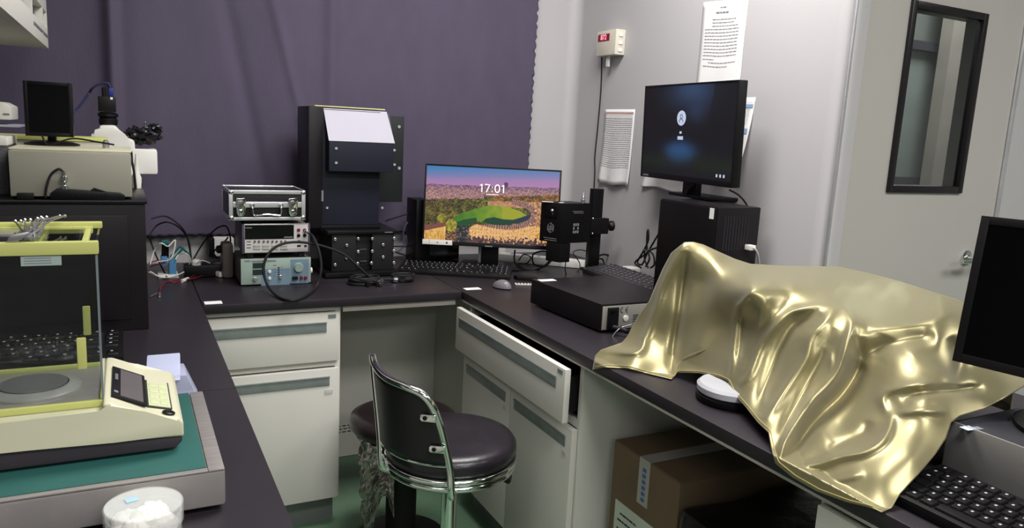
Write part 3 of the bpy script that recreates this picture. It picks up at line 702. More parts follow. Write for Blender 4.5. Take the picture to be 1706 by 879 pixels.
# multimeter
mm = thing('multimeter', 'silver bench multimeter with a wide dark display, between the case and the supply', 'multimeter', (.258, .34, .8935))
part('case', M().box(.153, .366, fy+.004, fy+.22, .9115, 1.008, .003), greyside, mm)
part('foot', M().box(.165, .185, fy+.01, fy+.03, .8935, .9113).box(.335, .355, fy+.01, fy+.03, .8935, .9113).box(.165, .185, fy+.17, fy+.19, .8935, .9113).box(.335, .355, fy+.17, fy+.19, .8935, .9113), blk_matte, mm)
part('bumper', M().box(.1475, .1525, fy-.003, fy+.03, .910, 1.011, .002).box(.3665, .3705, fy-.003, fy+.03, .910, 1.011, .002), purplegrey, mm)
part('front_panel', M().box(.153, .366, fy-.004, fy+.0038, .912, 1.0115, .002), silver, mm)
part('face', M().box(.156, .363, fy-.0045, fy-.0041, .915, 1.008), mat('meter_face', (.72, .71, .70), .4), mm)
yf = fy-.0045
part('display', onf(M(), 408, 375, 489.5, 397, .0012), blk_gloss, mm, 'wide dark display')
lm = M(); onf(lm, 409, 378.5, 420, 380, .0016); onf(lm, 473, 394, 488, 395.5, .0016)
part('printing', lm, ink, mm, 'small pale lettering')
for i, px in enumerate((424.5, 431.5, 439.5, 446.5, 454, 461, 468.5, 475.5)): knob(mm, px, 402, .004, .003, greyside, 'round_key')
for i in range(4):
    for j in range(2): part('bar_key', onf(M(), 422+i*15, 407.5+j*4.6, 434+i*15, 410.5+j*4.6, .0018, .0004), mat('bar_key', (.64, .63, .60), .5), mm)
for px, py, m_m in ((497.5, 383, red), (507.5, 383, red), (497.5, 392, blk), (507.5, 392, blk)): knob(mm, px, py, .006, .004, m_m, 'jack', label='round input jack')
for q in ((496, 400, 500, 403), (495, 408, 501, 410.5), (507, 408, 511, 411)): part('small_key', onf(M(), *q, .0012), blk, mm)
lm = M()
for i in range(3): onf(lm, 411, 402+i*5, 418, 403+i*5, .0006)
part('key_print', lm, inkd, mm)
# aluminium case
case = thing('flight_case', 'aluminium edged black flight case on top of the instrument stack', 'case', (.23, .34, 1.0120))
cx0, cx1, cz0, cz1 = .106, .353, 1.0265, 1.125
cz0 = 1.024
cy0, cy1 = fy-.012, fy+.19
part('shell', M().box(cx0+.003, cx1-.003, cy0+.003, cy1-.003, cz0+.003, cz1-.003, .001), mat('case_black_panel', (.11, .10, .11), .35, bump=.2, bscale=150), case)
e = .013
fr = M()
for (x0, x1) in ((cx0, cx0+e), (cx1-e, cx1)):
    fr.box(x0, x1, cy0, cy0+.006, cz0, cz1, .002); fr.box(x0, x1, cy1-.006, cy1, cz0, cz1, .002)
    for z0, z1 in ((cz0, cz0+e), (cz1-e, cz1)): fr.box(x0 if x0 == cx0 else cx1-.004, x0+.004 if x0 == cx0 else cx1, cy0+.006, cy1-.006, z0, z1, .001)
for z0, z1 in ((cz0, cz0+.011), (cz1-e, cz1)):
    fr.box(cx0+e, cx1-e, cy0, cy0+.006, z0, z1, .002); fr.box(cx0+e, cx1-e, cy1-.006, cy1, z0, z1, .002)
mz = at(443, 341, 'y', cy0).z
fr.box(cx0+e, cx1-e, cy0-.001, cy0+.003, mz-.009, mz+.010, .0015)
part('edge_profile', fr, alum, case)
for qx in (cx0+.008, cx1-.008):
    for qz in (cz0+.008, cz1-.008): part('corner_cap', M().sphere((qx, cy0+.003, qz), .009, (1, .6, 1)), chrome, case)
part('foot', M().box(.16, .18, cy0+.03, cy0+.05, 1.012, cz0+.0005).box(.30, .32, cy0+.03, cy0+.05, 1.012, cz0+.0005).box(.16, .18, cy1-.06, cy1-.04, 1.012, cz0+.0005).box(.30, .32, cy1-.06, cy1-.04, 1.012, cz0+.0005), blk_matte, case)
for px in (401, 488):
    p = at(px, 345, 'y', cy0); zt2, zb2 = at(px, 330, 'y', cy0).z, at(px, 360, 'y', cy0).z
    lt = part('latch', M().prism([(p.x-.016, zt2-.006), (p.x-.012, zt2), (p.x+.012, zt2), (p.x+.016, zt2-.006), (p.x+.014, zb2+.012), (p.x+.008, zb2), (p.x-.008, zb2), (p.x-.014, zb2+.012)], 'y', cy0-.006, cy0-.0012, .0015), chrome, case)
    part('latch_tongue', M().box(p.x-.007, p.x+.007, cy0-.011, cy0-.0062, zb2+.002, zb2+.022, .002).box(p.x-.01, p.x+.01, cy0-.0085, cy0-.0062, zt2-.016, zt2-.008, .001), chrome, lt)
h0, h1 = at(420, 342, 'y', cy0), at(468, 342, 'y', cy0); hzb = at(444, 358, 'y', cy0).z
part('handle', M().tube([(h0.x, cy0-.006, h0.z), (h0.x, cy0-.010, h0.z-.010), (h0.x+.003, cy0-.012, hzb+.002), (h0.x+.012, cy0-.013, hzb), ((h0.x+h1.x)/2, cy0-.013, hzb+.003), (h1.x-.012, cy0-.013, hzb), (h1.x-.003, cy0-.012, hzb+.002), (h1.x, cy0-.010, h0.z-.010), (h1.x, cy0-.006, h0.z)], .0034).box(h0.x-.007, h0.x+.007, cy0-.008, cy0-.0012, h0.z-.004, h0.z+.006, .001).box(h1.x-.007, h1.x+.007, cy0-.008, cy0-.0012, h0.z-.004, h0.z+.006, .001), chrome, case)
# signal cable with a big loop
def P3(lst):
    o_ = [at(*q) for q in lst]
    return [at(q[0], q[1], 'z', H+.006) if p.z < H+.006 else p for p, q in zip(o_, lst)]
sig = thing('signal_cable', 'thick black coaxial cable looping in front of the instrument stack', 'cable', (.26, .2, H))
conn = at(509, 386, 'y', .245)
part('connector', M().cylprof(conn, (.5, -1, -.15), [(.007, 0), (.007, .012), (.006, .014), (.006, .022)]), chrome, sig, 'silver cable plug')
part('cord', M().tube([conn+Vector((.008, -.018, -.003))]+P3([(522, 395, 'y', .20), (532, 420, 'y', .17), (535, 450, 'y', .15), (526, 478, 'y', .13), (505, 495, 'y', .11), (483, 500, 'y', .10), (462, 493, 'y', .12), (446, 475, 'y', .14), (439, 450, 'y', .16), (444, 428, 'y', .17), (458, 412, 'y', .18), (480, 404, 'y', .19), (510, 404, 'y', .20), (545, 412, 'y', .21), (575, 425, 'y', .21), (598, 445, 'y', .20), (618, 462, 'y', .20), (638, 465, 'y', .20), (652, 465, 'y', .20)]), .0045, sub=10), blk_matte, sig)
cn2 = at(655, 465, 'y', .20)
part('connector', M().cylprof(cn2, (1, -.5, -.1), [(.005, -.006), (.008, 0), (.011, .004), (.011, .018), (.007, .02)]), chrome, sig, 'silver ring plug')
# ------------------------------------------------------------------ optical tower
ty = .35
def T_(px, py, y=ty): return at(px, py, 'y', y)
tw = thing('optical_instrument', 'tall navy and black optical tower with a sloping hood', 'optical instrument', (.58, .45, .9705))
hx0, hx1 = .470, .703
part('body', M().box(.447, .662, ty+.055, ty+.22, .985, 1.405, .003), navy, tw)
part('side_cover', M().box(.395, .4465, ty+.045, ty+.24, .975, 1.412, .003), blk_case, tw, 'black side cover')
zf0, zf1 = T_(600, 286).z, T_(600, 237).z
hood = part('hood', M().prism([(ty+.0, zf0), (ty+.0, zf1), (ty+.060, 1.405), (ty+.22, 1.408), (ty+.22, zf0)], 'x', hx0-.012, hx1-.006, .002), navy, tw)
sl = M(); Fh = frame((0, ty-.0012, zf1+.001), (1, 0, 0), (0, .060, 1.406-zf1-.001))
lh = math.hypot(.060, 1.406-zf1)
sl.hexa([(hx0-.014, 0, 0), (hx1-.003, 0, 0), (hx1-.018, lh, 0), (hx0-.020, lh, 0), (hx0-.014, 0, .0015), (hx1-.003, 0, .0015), (hx1-.018, lh, .0015), (hx0-.020, lh, .0015)])
for v in sl.bm.verts: v.co = Fh @ v.co
part('hood_highlight', sl, mat('hood_highlight_paint', (.55, .54, .58), .5, metal=.2, var=.02), hood, 'sloping hood face coloured pale as a highlight')  # pale colour paints the reflected highlight on the sloping hood face
sb = M()
for px, py in ((560, 247), (560, 271), (657, 250), (657, 274)): sb.cyl((T_(px, py).x, ty-.003, T_(px, py).z), (T_(px, py).x, ty+.001, T_(px, py).z), .0048, seg=12)
part('screw', sb, alum, hood)
sb = M()
for px, py in ((545, 346), (637, 346)): p = at(px, py, 'y', ty+.053); sb.cyl((p.x, ty+.052, p.z), (p.x, ty+.056, p.z), .0045, seg=12)
part('screw', sb, alum, tw)
zp0, zp1 = at(655, 336, 'y', ty+.16).z, at(655, 193, 'y', ty+.16).z
rp = part('rear_plate', M().box(.663, at(671, 250, 'y', ty+.16).x, ty+.15, ty+.165, zp0, zp1, .002), mat('black_plate', (.12, .13, .13), .4), tw, 'black plate at the right rear')
sb = M()
for py in (211, 280): p = at(665, py, 'y', ty+.149); sb.cyl((p.x, ty+.147, p.z), (p.x, ty+.151, p.z), .006, seg=12)
part('screw', sb, alum, rp)
part('bottom_skirt', M().box(.44, .665, ty+.04, ty+.23, .971, .9845, .002), anod, tw)
part('label', M().box(.3935, .3948, ty+.10, ty+.12, 1.055, 1.09), paper, tw)
p = at(537, 326, 'y', ty+.044)
part('label', M().box(p.x-.003, p.x+.004, ty+.0435, ty+.0448, p.z-.02, p.z+.02), ink, tw, 'small pale label')
single('folded_sheet', M().box(.42, .68, ty+.06, ty+.2, 1.4125, 1.4165, .001), mat('yellow_sheet', (.80, .78, .55), .5), 'pale yellow sheet lying on top of the optical tower', 'sheet')
# cage block below
cg = thing('optical_cage', 'black bolted cage block with silver screws carrying the optical tower', 'optical mount', (.59, .42, H))
yc = ty-.005
part('top_plate', M().box(.452, .722, yc-.005, yc+.24, .9575, .970, .002), anod, cg)
part('base_plate', M().box(.44, .72, yc-.03, yc+.25, H+.004, H+.020, .002), anod, cg)
part('pillar', M().box(.47, .56, yc+.001, yc+.22, H+.0205, .957, .003), blk_matte, cg)
part('pillar', M().box(.62, .705, yc+.001, yc+.22, H+.0205, .957, .003), blk_matte, cg)
part('core', M().box(.5605, .6195, yc+.02, yc+.2, H+.0205, .957, .002), blk_matte, cg)
def bolt(px, py):
    p = at(px, py, 'y', yc)
    b_ = part('bolt', M().cylprof((p.x, yc+.0, p.z), (0, -1, 0), [(.0058, 0), (.0058, .004), (.0045, .005), (.0032, .005), (.003, .002), (.001, .002)], 14), silver, cg)
for px, py in ((558, 398.5), (577.5, 408.5), (596.5, 397.5), (596.5, 419), (558, 441), (577, 429.5), (595.5, 438.5), (620, 397.5), (620, 418.5), (638, 407.5), (638, 428), (656.5, 397), (656, 417.5), (656, 437.5), (618.5, 438)): bolt(px, py)
for py in (414.5, 434):
    p = at(604, py, 'y', yc+.01); part('rod', M().cyl((p.x-.012, yc+.005, p.z), (p.x+.014, yc+.005, p.z), .003, seg=10), chrome, cg)
part('lettering', M().box(at(641, 387.5, 'y', yc-.005).x, at(654, 387.5, 'y', yc-.005).x, yc-.0058, yc-.0051, .9625, .9655), ink, cg)
# cable coils in front
def coil(label, cx, cy, r, n, seed, group):
    rnd = random.Random(seed); t = thing('cable_coil', label, 'cable', (cx, cy, H), 0, group)
    pts = []
    for i in range(n*10):
        a = 2*PI*i/10; rr = r*(1+rnd.uniform(-.12, .12)); pts.append((cx+rr*math.cos(a), cy+rr*.7*math.sin(a), H+.006+.0075*(i//10)*.8+rnd.uniform(0, .002)))
    part('cord', M().tube(pts, .0048, sub=4, seg=8), blk_matte, t); return t
ca = coil('coiled black cable before the left half of the cage block', .55, .20, .050, 4, 3, None)
part('connector', M().cylprof((.585, .155, H+.016), (.6, -1, .1), [(.007, -.01), (.010, 0), (.0115, .004), (.0115, .018), (.007, .02)]), chrome, ca, 'silver round plug')
part('connector', M().cylprof((.548, .155, H+.010), (.2, -1, 0), [(.006, -.01), (.006, .01), (.008, .012)]), blk, ca)
cb_ = coil('coiled black cable before the right end of the cage block', .70, .215, .040, 4, 8, None)
# ------------------------------------------------------------------ main monitor with the lock screen picture
def lerp(a, b, t): t = max(0., min(1., t)); return tuple(x+(y-x)*t for x, y in zip(a, b))
def nz(x, y, s=1., o=0): return mnoise.noise(Vector((x*s+o, y*s, o*.7)))
def inpoly(x, y, P):
    c = False; j = len(P)-1
    for i in range(len(P)):
        if (P[i][1] > y) != (P[j][1] > y) and x < (P[j][0]-P[i][0])*(y-P[i][1])/(P[j][1]-P[i][1])+P[i][0]: c = not c
        j = i
    return c
LAWN = [(350, 560), (430, 500), (560, 455), (680, 425), (850, 435), (960, 470), (1020, 505), (1060, 520), (1045, 565), (960, 600), (860, 612), (740, 605), (640, 590), (570, 570), (500, 600), (480, 660), (400, 670), (370, 610)]
SHADE = [(380, 590), (450, 560), (560, 540), (570, 570), (500, 600), (480, 660), (400, 670)]
SHADE2 = [(610, 580), (650, 545), (720, 530), (800, 545), (900, 548), (970, 525), (1040, 500), (1075, 520), (1045, 570), (960, 602), (860, 612), (740, 605)]
ARC = [(490, 600), (560, 572), (640, 592), (740, 608), (860, 615), (960, 604), (1050, 570), (1085, 520), (1085, 470), (1030, 425), (960, 400), (880, 385)]
def arc_dist(x, y):
    best = 1e9; bs = 0
    for i in range(len(ARC)-1):
        a, b = ARC[i], ARC[i+1]; dx, dy = b[0]-a[0], b[1]-a[1]
        t = max(0, min(1, ((x-a[0])*dx+(y-a[1])*dy)/(dx*dx+dy*dy))); d = math.hypot(x-a[0]-t*dx, y-a[1]-t*dy)
        if d < best: best = d; bs = i+t
    return best, bs
def wall_picture(u, v):
    x = 90+u*1215; y = 60+v*710+(60*u)*(1-v)
    n1 = nz(x, y, .02); n2 = nz(x, y, .07, 5); n3 = nz(x, y*1.6, .085, 9)
    hor = 235+.02*x+8*nz(x, 0, .01)
    if y < hor:
        c = lerp((.20, .47, .68), (.56, .48, .66), (y-60)/130)
        c = lerp(c, (.66, .48, .66), (y-170)/70)
        if math.hypot((x-818)/20, (y-232)/(20 if y < 234 else 26)) < 1: c = (.35, .22, .36)
        return c
    c = lerp((.42, .30, .45), (.62, .45, .45), (y-hor)/60+n2*.6)
    if n3 > .12: c = lerp(c, (.82, .68, .62), min(1, (n3-.12)*4)*.6)
    if n3 < -.15: c = lerp(c, (.30, .22, .27), .4)
    tree_top = 385-(x-90)*.035-18*abs(nz(x, 0, .02, 2)) if x < 620 else 340+(max(0, x-900))*-.06+10*nz(x, 0, .03)
    if y > tree_top:
        cell = nz(x, y, .028, 11)+.5*nz(x, y, .06, 3)
        c = lerp((.18, .17, .07), (.46, .43, .18), .45+cell*1.1)
        if x > 700 and y < 400: c = lerp((.30, .20, .10), (.66, .40, .20), .45+cell)
        if x < 330: c = lerp(c, (.35, .22, .15), .35)
        if n3 > .2: c = lerp(c, (.62, .60, .28), .4)
        if n3 < -.2: c = lerp(c, (.10, .12, .05), .5)
        if 660 < x < 1120 and 385 < y < 440: c = lerp((.80, .60, .42), (.62, .44, .34), .5+n2)
    if x > 1075 and y > 385: c = lerp((.80, .60, .42), (.50, .34, .26), .5+1.3*n2)
    if inpoly(x, y, LAWN):
        c = lerp((.24, .45, .12), (.52, .60, .14), (x-380)/420+n1*.3)
        if 790 < x < 980: c = lerp(c, (.66, .62, .16), .5)
    if inpoly(x, y, SHADE): c = (.10, .28, .15)
    if inpoly(x, y, SHADE2): c = lerp((.06, .24, .16), (.16, .16, .32), (x-850)/220)
    d, s = arc_dist(x, y)
    if y > 600+max(0, 560-x)*.6 and x > 490 or (x > 880 and d < 34):
        # terrace: roof band then golden facade
        if d < 26: c = lerp((.36, .24, .28), (.56, .38, .34), .5+1.2*n3); 
        if d < 26 and (s*5) % 1 < .13: c = (.88, .74, .58)
        if d >= 26 and y > 600:
            c = lerp((.86, .66, .40), (.95, .76, .58), .5+n2*1.3)
            if (x*.036) % 1 < .25 and (y*.030) % 1 < .5: c = lerp(c, (.60, .42, .28), .6)
            if n2 > .3: c = (.75, .55, .12)
    if y > 700 and x > 380:
        k = (y-700)/60
        if n2+k*.9 > .45: c = lerp((.16, .11, .14), (.48, .34, .34), .4+n3)
    if 370 < x < 500 and y > 620: c = lerp((.10, .14, .16), (.55, .42, .38), .2+n2*1.5)
    if x < 285 and y > 625-.22*(x-60)+14*abs(math.sin(x*.06)):
        c = lerp((.40, .24, .24), (.52, .32, .26), .5+n3) if y < 690-.25*x+60*.2 else lerp((.80, .58, .28), (.95, .78, .42), .5+n2)
        if (x*.08) % 1 < .25 and y > 670: c = lerp(c, (.5, .33, .2), .6)
    if 285 < x < 385 and y > 680: c = lerp((.2, .13, .12), (.7, .5, .35), .4+n3*1.4)
    if math.hypot((x-335)/52, (y-620)/62) < 1+.15*n3: c = lerp((.42, .42, .12), (.70, .64, .24), .5+n2*1.2)
    if math.hypot((x-245)/42, (y-555)/45) < 1+.15*n3: c = lerp((.38, .38, .10), (.60, .56, .20), .5+n2*1.2)
    return tuple(max(0, min(1, q)) for q in c)
c1 = (1.098, .325, 1.060)
scr1 = vcol_screen('landscape_display', .85)
m1, R1, ext1 = monitor('monitor', 'wide monitor showing a landscape lock screen with the time, in the back corner', c1, -.469, .115, .54, .318, .007, .016, .03, scr1, H, (.24, .16), scr_fn=wall_picture, res=(360, 210), neck=(.07, .04))
# clock
T1 = R1 @ frame((ext1[0]+.497*(ext1[1]-ext1[0]), -.0016, ext1[2]+.735*(ext1[3]-ext1[2])), (1, 0, 0), (0, 0, 1))
wtxt = mat('screen_white_text', (1, 1, 1), .5, var=0, emit=1.)
def stroke_digits(specs, mtx, h, r):
    mb = M()
    for ch_, x in specs:
        P_ = {'1': [[(-.18, .30), (.06, .5), (.06, -.5)]], '7': [[(-.28, .46), (.30, .46), (-.08, -.5)]], '0': [[(.30*math.cos(2*PI*i/20), .48*math.sin(2*PI*i/20)) for i in range(21)]], ':': [[(0, .2), (0, .12)], [(0, -.30), (0, -.38)]]}[ch_]
        for pl in P_: mb.tube([mtx @ Vector((x+a*h, b*h, 0)) for a, b in pl], r, smooth=False, seg=6)
    return mb
part('clock_text', stroke_digits([('1', -.043), ('7', -.020), (':', 0), ('0', .020), ('1', .043)], T1, .031, .0018), wtxt, m1, 'white clock digits', world=False)
dm_ = M(); lines(dm_, R1 @ frame((ext1[0]+.5*(ext1[1]-ext1[0]), -.0016, ext1[2]+.655*(ext1[3]-ext1[2])), (1, 0, 0), (0, 0, 1)), .1, [(-.024, .024, 0)], .0012, 3)
part('date_text', dm_, wtxt, m1, world=False, smooth=0)
part('sticker', M().box(-.268, -.15, -.0045, -.0032, -.1585, -.139, .0002, mtx=R1), offw, m1, 'white sticker on the lower left bezel', world=False)
sm_ = M().box(-.241, -.240, -.005, -.0045, -.157, -.141, mtx=R1).box(-.175, -.168, -.005, -.0045, -.153, -.146, mtx=R1).box(-.212, -.206, -.005, -.0045, -.151, -.148, mtx=R1)
part('printing', sm_, inkd, m1, world=False)
part('maker_plate', M().box(-.02, .01, -.004, -.0031, -.157, -.153, mtx=R1), ink, m1, world=False)
# sound bar / small computer behind and below the monitor
bx_ = at(706, 330, 'y', .47)
mc = thing('mini_computer', 'black upright computer standing behind the left edge of the landscape monitor', 'computer', (bx_.x+.09, .56, H))
part('case', M().box(bx_.x-.018, bx_.x+.045, .50, .62, H+.004, bx_.z-.01, .004), blk, mc)
part('foot', M().box(bx_.x, bx_.x+.02, .52, .6, H, H+.0045), blk_matte, mc)
sp = thing('desktop_console', 'low glossy black desktop unit behind the foot of the landscape monitor', 'computer', (.985, .485, H), -.25)
part('case', M().box(-.12, .045, 0, .1, .002, .085, .003), blk_gloss, sp, world=False)
part('neck_trim', M().box(-.047, -.036, .035, .045, .03, .125, .001), slotm, m1, 'silver strip beside the neck', world=False)
# keyboards
k0 = at(858, 462, 'z', .815); k1 = at(672, 430, 'z', .815)
dv = Vector((k1.x-k0.x, k1.y-k0.y, 0)); 
keyboard('keyboard', 'full size black keyboard in front of the landscape monitor', (.915, .262, H), -.52, .44, .155, .012, .026, R_big, 0)
wr = at(600+1400/5.86, 340+620/5.86, 'z', .82)
single('black_pad', M().prism([(1.13, .14), (1.20, .10), (1.235, .165), (1.20, .20), (1.165, .18), (1.13, .17)], 'z', H+.0004, H+.016, .004), blk, 'flat black pad between the landscape monitor stand and the keyboard', 'pad')
# mouse
mp = at(836, 480, 'z', H); mo = thing('computer_mouse', 'grey computer mouse at the corner of the two worktops', 'mouse', (mp.x, mp.y, H), .5)
mb = M().sphere((0, 0, 0), 1, seg=28)
for v in mb.bm.verts:
    x, y, z = v.co; v.co = Vector((x*.023, y*.039, max(-.0, z)*.028*(1-.15*y)+.004+min(0, z)*.003))
part('shell', mb, mat('mouse_grey', (.42, .40, .42), .3), mo, world=False)
part('sole', M().lathe([(.8, 0), (.95, 1), (.9, 2.2)], (0, 0, 0), 32, mtx=Matrix.Diagonal((.0235, .0395, .003, 1))), blk, mo, world=False)
part('wheel', M().cyl((-.003, .020, .027), (.003, .020, .027), .005, seg=16), blk, mo, world=False)
# strip with printed keys beside the mouse
rs = at(878, 474, 'z', H)
rc_ = thing('printed_strip', 'small printed white strip lying right of the mouse', 'strip', (rs.x, rs.y, H), -.35)
part('card', M().box(-.045, .045, -.012, .012, .0003, .004, .0006), offw, rc_, world=False)
sq = M()
for i in range(7): sq.box(-.04+i*.0118, -.033+i*.0118, -.007, .007, .004, .0046)
part('print', sq, inkd, rc_, world=False)
# ------------------------------------------------------------------ black optical head on a post
ph = at(938, 340, 'y', .07)
X_, Y_ = ph.x, .07
hd = thing('optical_module', 'black square optical module with a small window, clamped to a post by the landscape monitor', 'optical instrument', (X_, Y_+.06, .85), 0)
# left face receding to the left/back, right face to the right: corner at (938,..)
pL = at(902, 333, 'y', Y_+.09); pR = at(989, 340, 'y', Y_-.0)
zt3, zb3 = at(938, 341, 'y', Y_).z, at(938, 435, 'y', Y_).z
cL = Vector((pL.x, Y_+.09)); cC = Vector((X_, Y_)); cR = Vector((pR.x, Y_+.015))
zt3 = .5*(zt3+at(904, 333, 'y', Y_+.09).z)
cB = cL+cR-cC
zm3 = at(960, 405, 'y', Y_).z
part('housing', M().prism([tuple(cL), tuple(cC), tuple(cR), tuple(cB)], 'z', zm3, zt3, .002), blk, hd)
q1 = cC+(cR-cC)*.35; q2 = cL+(cR-cC)*.35
part('lower_housing', M().prism([tuple(cL+(cC-cL)*.35), tuple(cC), tuple(q1), tuple(q2)], 'z', zb3-.005, zm3-.0003, .002), blk, hd)
dL = Vector((cC.x-cL.x, cC.y-cL.y, 0)); wL = dL.length
FL = frame((cL.x, cL.y, zm3), dL, (0, 0, 1)); hh = zt3-zm3
part('window_frame', M().box(wL*.20, wL*.78, hh*.62, hh*.94, .0003, .003, .0006, mtx=FL), anod, hd)
part('lens_window', M().box(wL*.27, wL*.71, hh*.66, hh*.90, .003, .0036, mtx=FL), blk_gloss, hd, 'dark glossy window')
lens_c = FL @ Vector((wL*.56, hh*.80, .004))
part('lens', M().sphere(tuple(lens_c), .007, seg=16), silver, hd, 'silver bulb in the window')
part('lens', M().sphere(tuple(lens_c+Vector((.004, 0, -.012))), .004, seg=12), silver, hd, 'small silver bulb in the window')
lg = M(); cx2, cy2, rr2 = wL*.50, hh*.36, .019
hexp = [(cx2+rr2*.82*math.sin(PI/3*i), cy2+rr2*math.cos(PI/3*i), .0006) for i in range(6)]
lg.tube([FL @ Vector(p) for p in hexp], .0011, smooth=False, closed=True, seg=6)
hexp = [(cx2+rr2*.6*math.sin(PI/3*i), cy2+rr2*.76*math.cos(PI/3*i), .0006) for i in range(6)]
for a_, b__ in ((1, 4), (2, 5)): pass
for seg_ in ([(-.008, -.008), (-.008, .008), (0, .0), (0, .013)], [(.008, .008), (.008, -.008), (0, 0), (0, -.013)], [(-.003, -.010), (-.003, -.002)], [(.003, .010), (.003, .002)]):
    lg.tube([FL @ Vector((cx2+a*1.1, cy2+b, .0006)) for a, b in seg_], .0011, smooth=False, seg=6)
part('emblem', lg, ink, hd, 'pale hexagonal emblem')
dR = Vector((cR.x-cC.x, cR.y-cC.y, 0)); wR = dR.length; FR = frame((cC.x, cC.y, zm3), dR, (0, 0, 1))
tx = M(); lines(tx, FL @ Matrix.Translation((0, 0, .0002)), .06, [(wL*.2, wL*.8, hh*.10), (wL*.25, wL*.82, hh*.05)], .002, 4)
lines(tx, FR @ Matrix.Translation((0, 0, .0002)), .08, [(wR*.35, wR*.72, hh*.80), (wR*.4, wR*.75, hh*.76)], .002, 5)
part('printing', tx, ink, hd)
tx = M()
for i in range(3):
    for j in range(3):
        if (i, j) != (1, 1): tx.box(wR*.40+i*.010, wR*.40+i*.010+.007, hh*.25+j*.014, hh*.25+j*.014+.010, .0002, .0008, mtx=FR)
part('symbol', tx, ink, hd, 'pale round symbol')
tg3 = cL*.4+cR*.3+cC*.3
part('sticker', M().box(-.024, .02, -.008, .008, 0, .0008, mtx=Matrix.Translation((X_-.03, Y_+.06, zt3+.0001)) @ Matrix.Rotation(-.5, 4, 'Z')).box(-.014, .012, -.006, .006, 0, .0008, mtx=Matrix.Translation((X_+.015, Y_+.035, zt3+.0001)) @ Matrix.Rotation(.5, 4, 'Z')), paper, hd)
tp = at(969, 334, 'y', Y_+.05)
part('top_connector', M().cylprof((tp.x, Y_+.04, zt3), (0, 0, 1), [(.008, 0), (.008, .012), (.006, .014), (.006, .024), (.0035, .028), (.002, .045)]), silver, hd, 'silver pointed connector')
part('side_bracket', M().box(cR.x-.030, cR.x-.001, Y_+.06, .2245, at(990, 392, 'y', Y_+.10).z, at(990, 366, 'y', Y_+.10).z, .003), anod, hd)
# post
pp = at(1001, 320, 'y', .27)
ps_ = thing('support_post', 'tall black square post standing behind the optical module', 'post', (pp.x, .27, H))
zpt = at(994, 314, 'y', .27).z; w2 = (at(1003, 320, 'y', .27).x-at(986, 320, 'y', .27).x)/2; pcx = at(994.5, 320, 'y', .27).x
part('post', M().box(pcx-w2, pcx+w2, .255, .285, H+.01, zpt, .002), anod, ps_)
part('post_base', M().box(pcx-.035, pcx+.03, .24, .32, H, H+.0098, .003), anod, ps_)
cz = at(1000, 376, 'y', .24).z
cl = part('clamp', M().box(pcx-w2-.022, pcx+w2+.016, .225, .2545, cz-.033, cz+.033, .004), blk, ps_)
kx = at(1010, 376, 'y', .23).x
part('clamp_knob', M().cylprof((pcx+w2+.0165, .24, cz), (1, -.25, 0), [(.006, 0), (.006, .006), (.019, .008), (.021, .012), (.021, .026), (.017, .03)], 18), blk, cl)
part('screw', M().sphere(at(988, 364, 'y', .222), .004, seg=10).sphere(at(987, 389, 'y', .222), .004, seg=10), chrome, cl)
# ------------------------------------------------------------------ power strip, adapters, cables in the corner
s0_, s1_ = at(850, 446, 'z', H), at(975, 452, 'z', H)
pw = thing('power_strip', 'long white power strip lying along the corner behind the optical module', 'power strip', (1.33, .42, H))
a0, a1 = Vector((1.26, .56, H)), Vector((1.56, .30, H))
F = frame(tuple(a0), (a1-a0), (Vector((0, 0, 1)).cross(a1-a0)))
part('body', M().box(0, (a1-a0).length, -.025, .025, .001, .034, .004, mtx=F), white, pw)
ss = M()
for i in range(5): ss.box(.05+i*.06, .06+i*.06, -.012, -.006, .034, .0346, mtx=F).box(.05+i*.06, .06+i*.06, .004, .010, .034, .0346, mtx=F)
part('sockets', ss, inkd, pw)
wb = at(890, 408, 'y', .60)
single('white_adapter_box', M().box(1.20, 1.30, .58, .66, H, H+.085, .006), white, 'white adapter box against the wall behind the landscape monitor', 'box')
def cable(name, pts, r, m, label, sub=8):
    return single(name, M().tube([Vector(p) if not isinstance(p, tuple) or len(p) == 3 else at(*p) for p in pts], r, sub=sub), m, label, 'cable')
cable('power_cable', [(858, 416, 'y', .34), (857, 434, 'y', .33), (866, 446, 'y', .33), (890, 450, 'y', .32), (910, 440, 'y', .32), (918, 424, 'y', .33), (905, 418, 'y', .34), (888, 424, 'y', .34), (890, 440, 'y', .33), (908, 443, 'y', .32), (925, 428, 'y', .33), (938, 425, 'y', .34)], .0035, blk_matte, 'black cable looped below the right edge of the landscape monitor')
cable('data_cable', [(864, 434, 'y', .40), (872, 424, 'y', .40), (884, 428, 'y', .40), (878, 438, 'y', .39), (862, 440, 'y', .39), (872, 446, 'y', .38)], .0025, blk_matte, 'thin black cable curled behind the looped black cable')
cable('data_cable', [(958, 425, 'y', .30), (966, 440, 'y', .28), (962, 452, 'y', .25), (944, 456, 'y', .22), (942, 440, 'y', .22), (946, 425, 'y', .25)], .0022, blk_matte, 'thin black cable curling down under the optical module')
cable('data_cable', [(962, 432, 'y', .33), (955, 420, 'y', .33), (968, 416, 'y', .33), (984, 421, 'y', .33)], .0022, blk_matte, 'thin black cable seen through the gap below the optical module')
cable('power_cable', [(980, 447, 'y', .32), (990, 434, 'y', .34), (1003, 424, 'y', .34), (1022, 427, 'y', .38), (1040, 434, 'y', .34), (1062, 436, 'y', .22), (1078, 420, 'y', .10)], .0042, blk_matte, 'black cable arching along the wall behind the second keyboard')
cable('power_cable', [(994, 431, 'y', .31), (1004, 432, 'y', .32), (1007, 445, 'y', .31)], .0035, blk_matte, 'short black cable end beside the support post')
bun = thing('cable_bundle', 'bundle of black cables tied upright on the wall side, left of the black computer tower', 'cable', (1.6, .02, H))
bp0 = lambda px, py, y=-.10: at(px, py, 'x', 1.60)
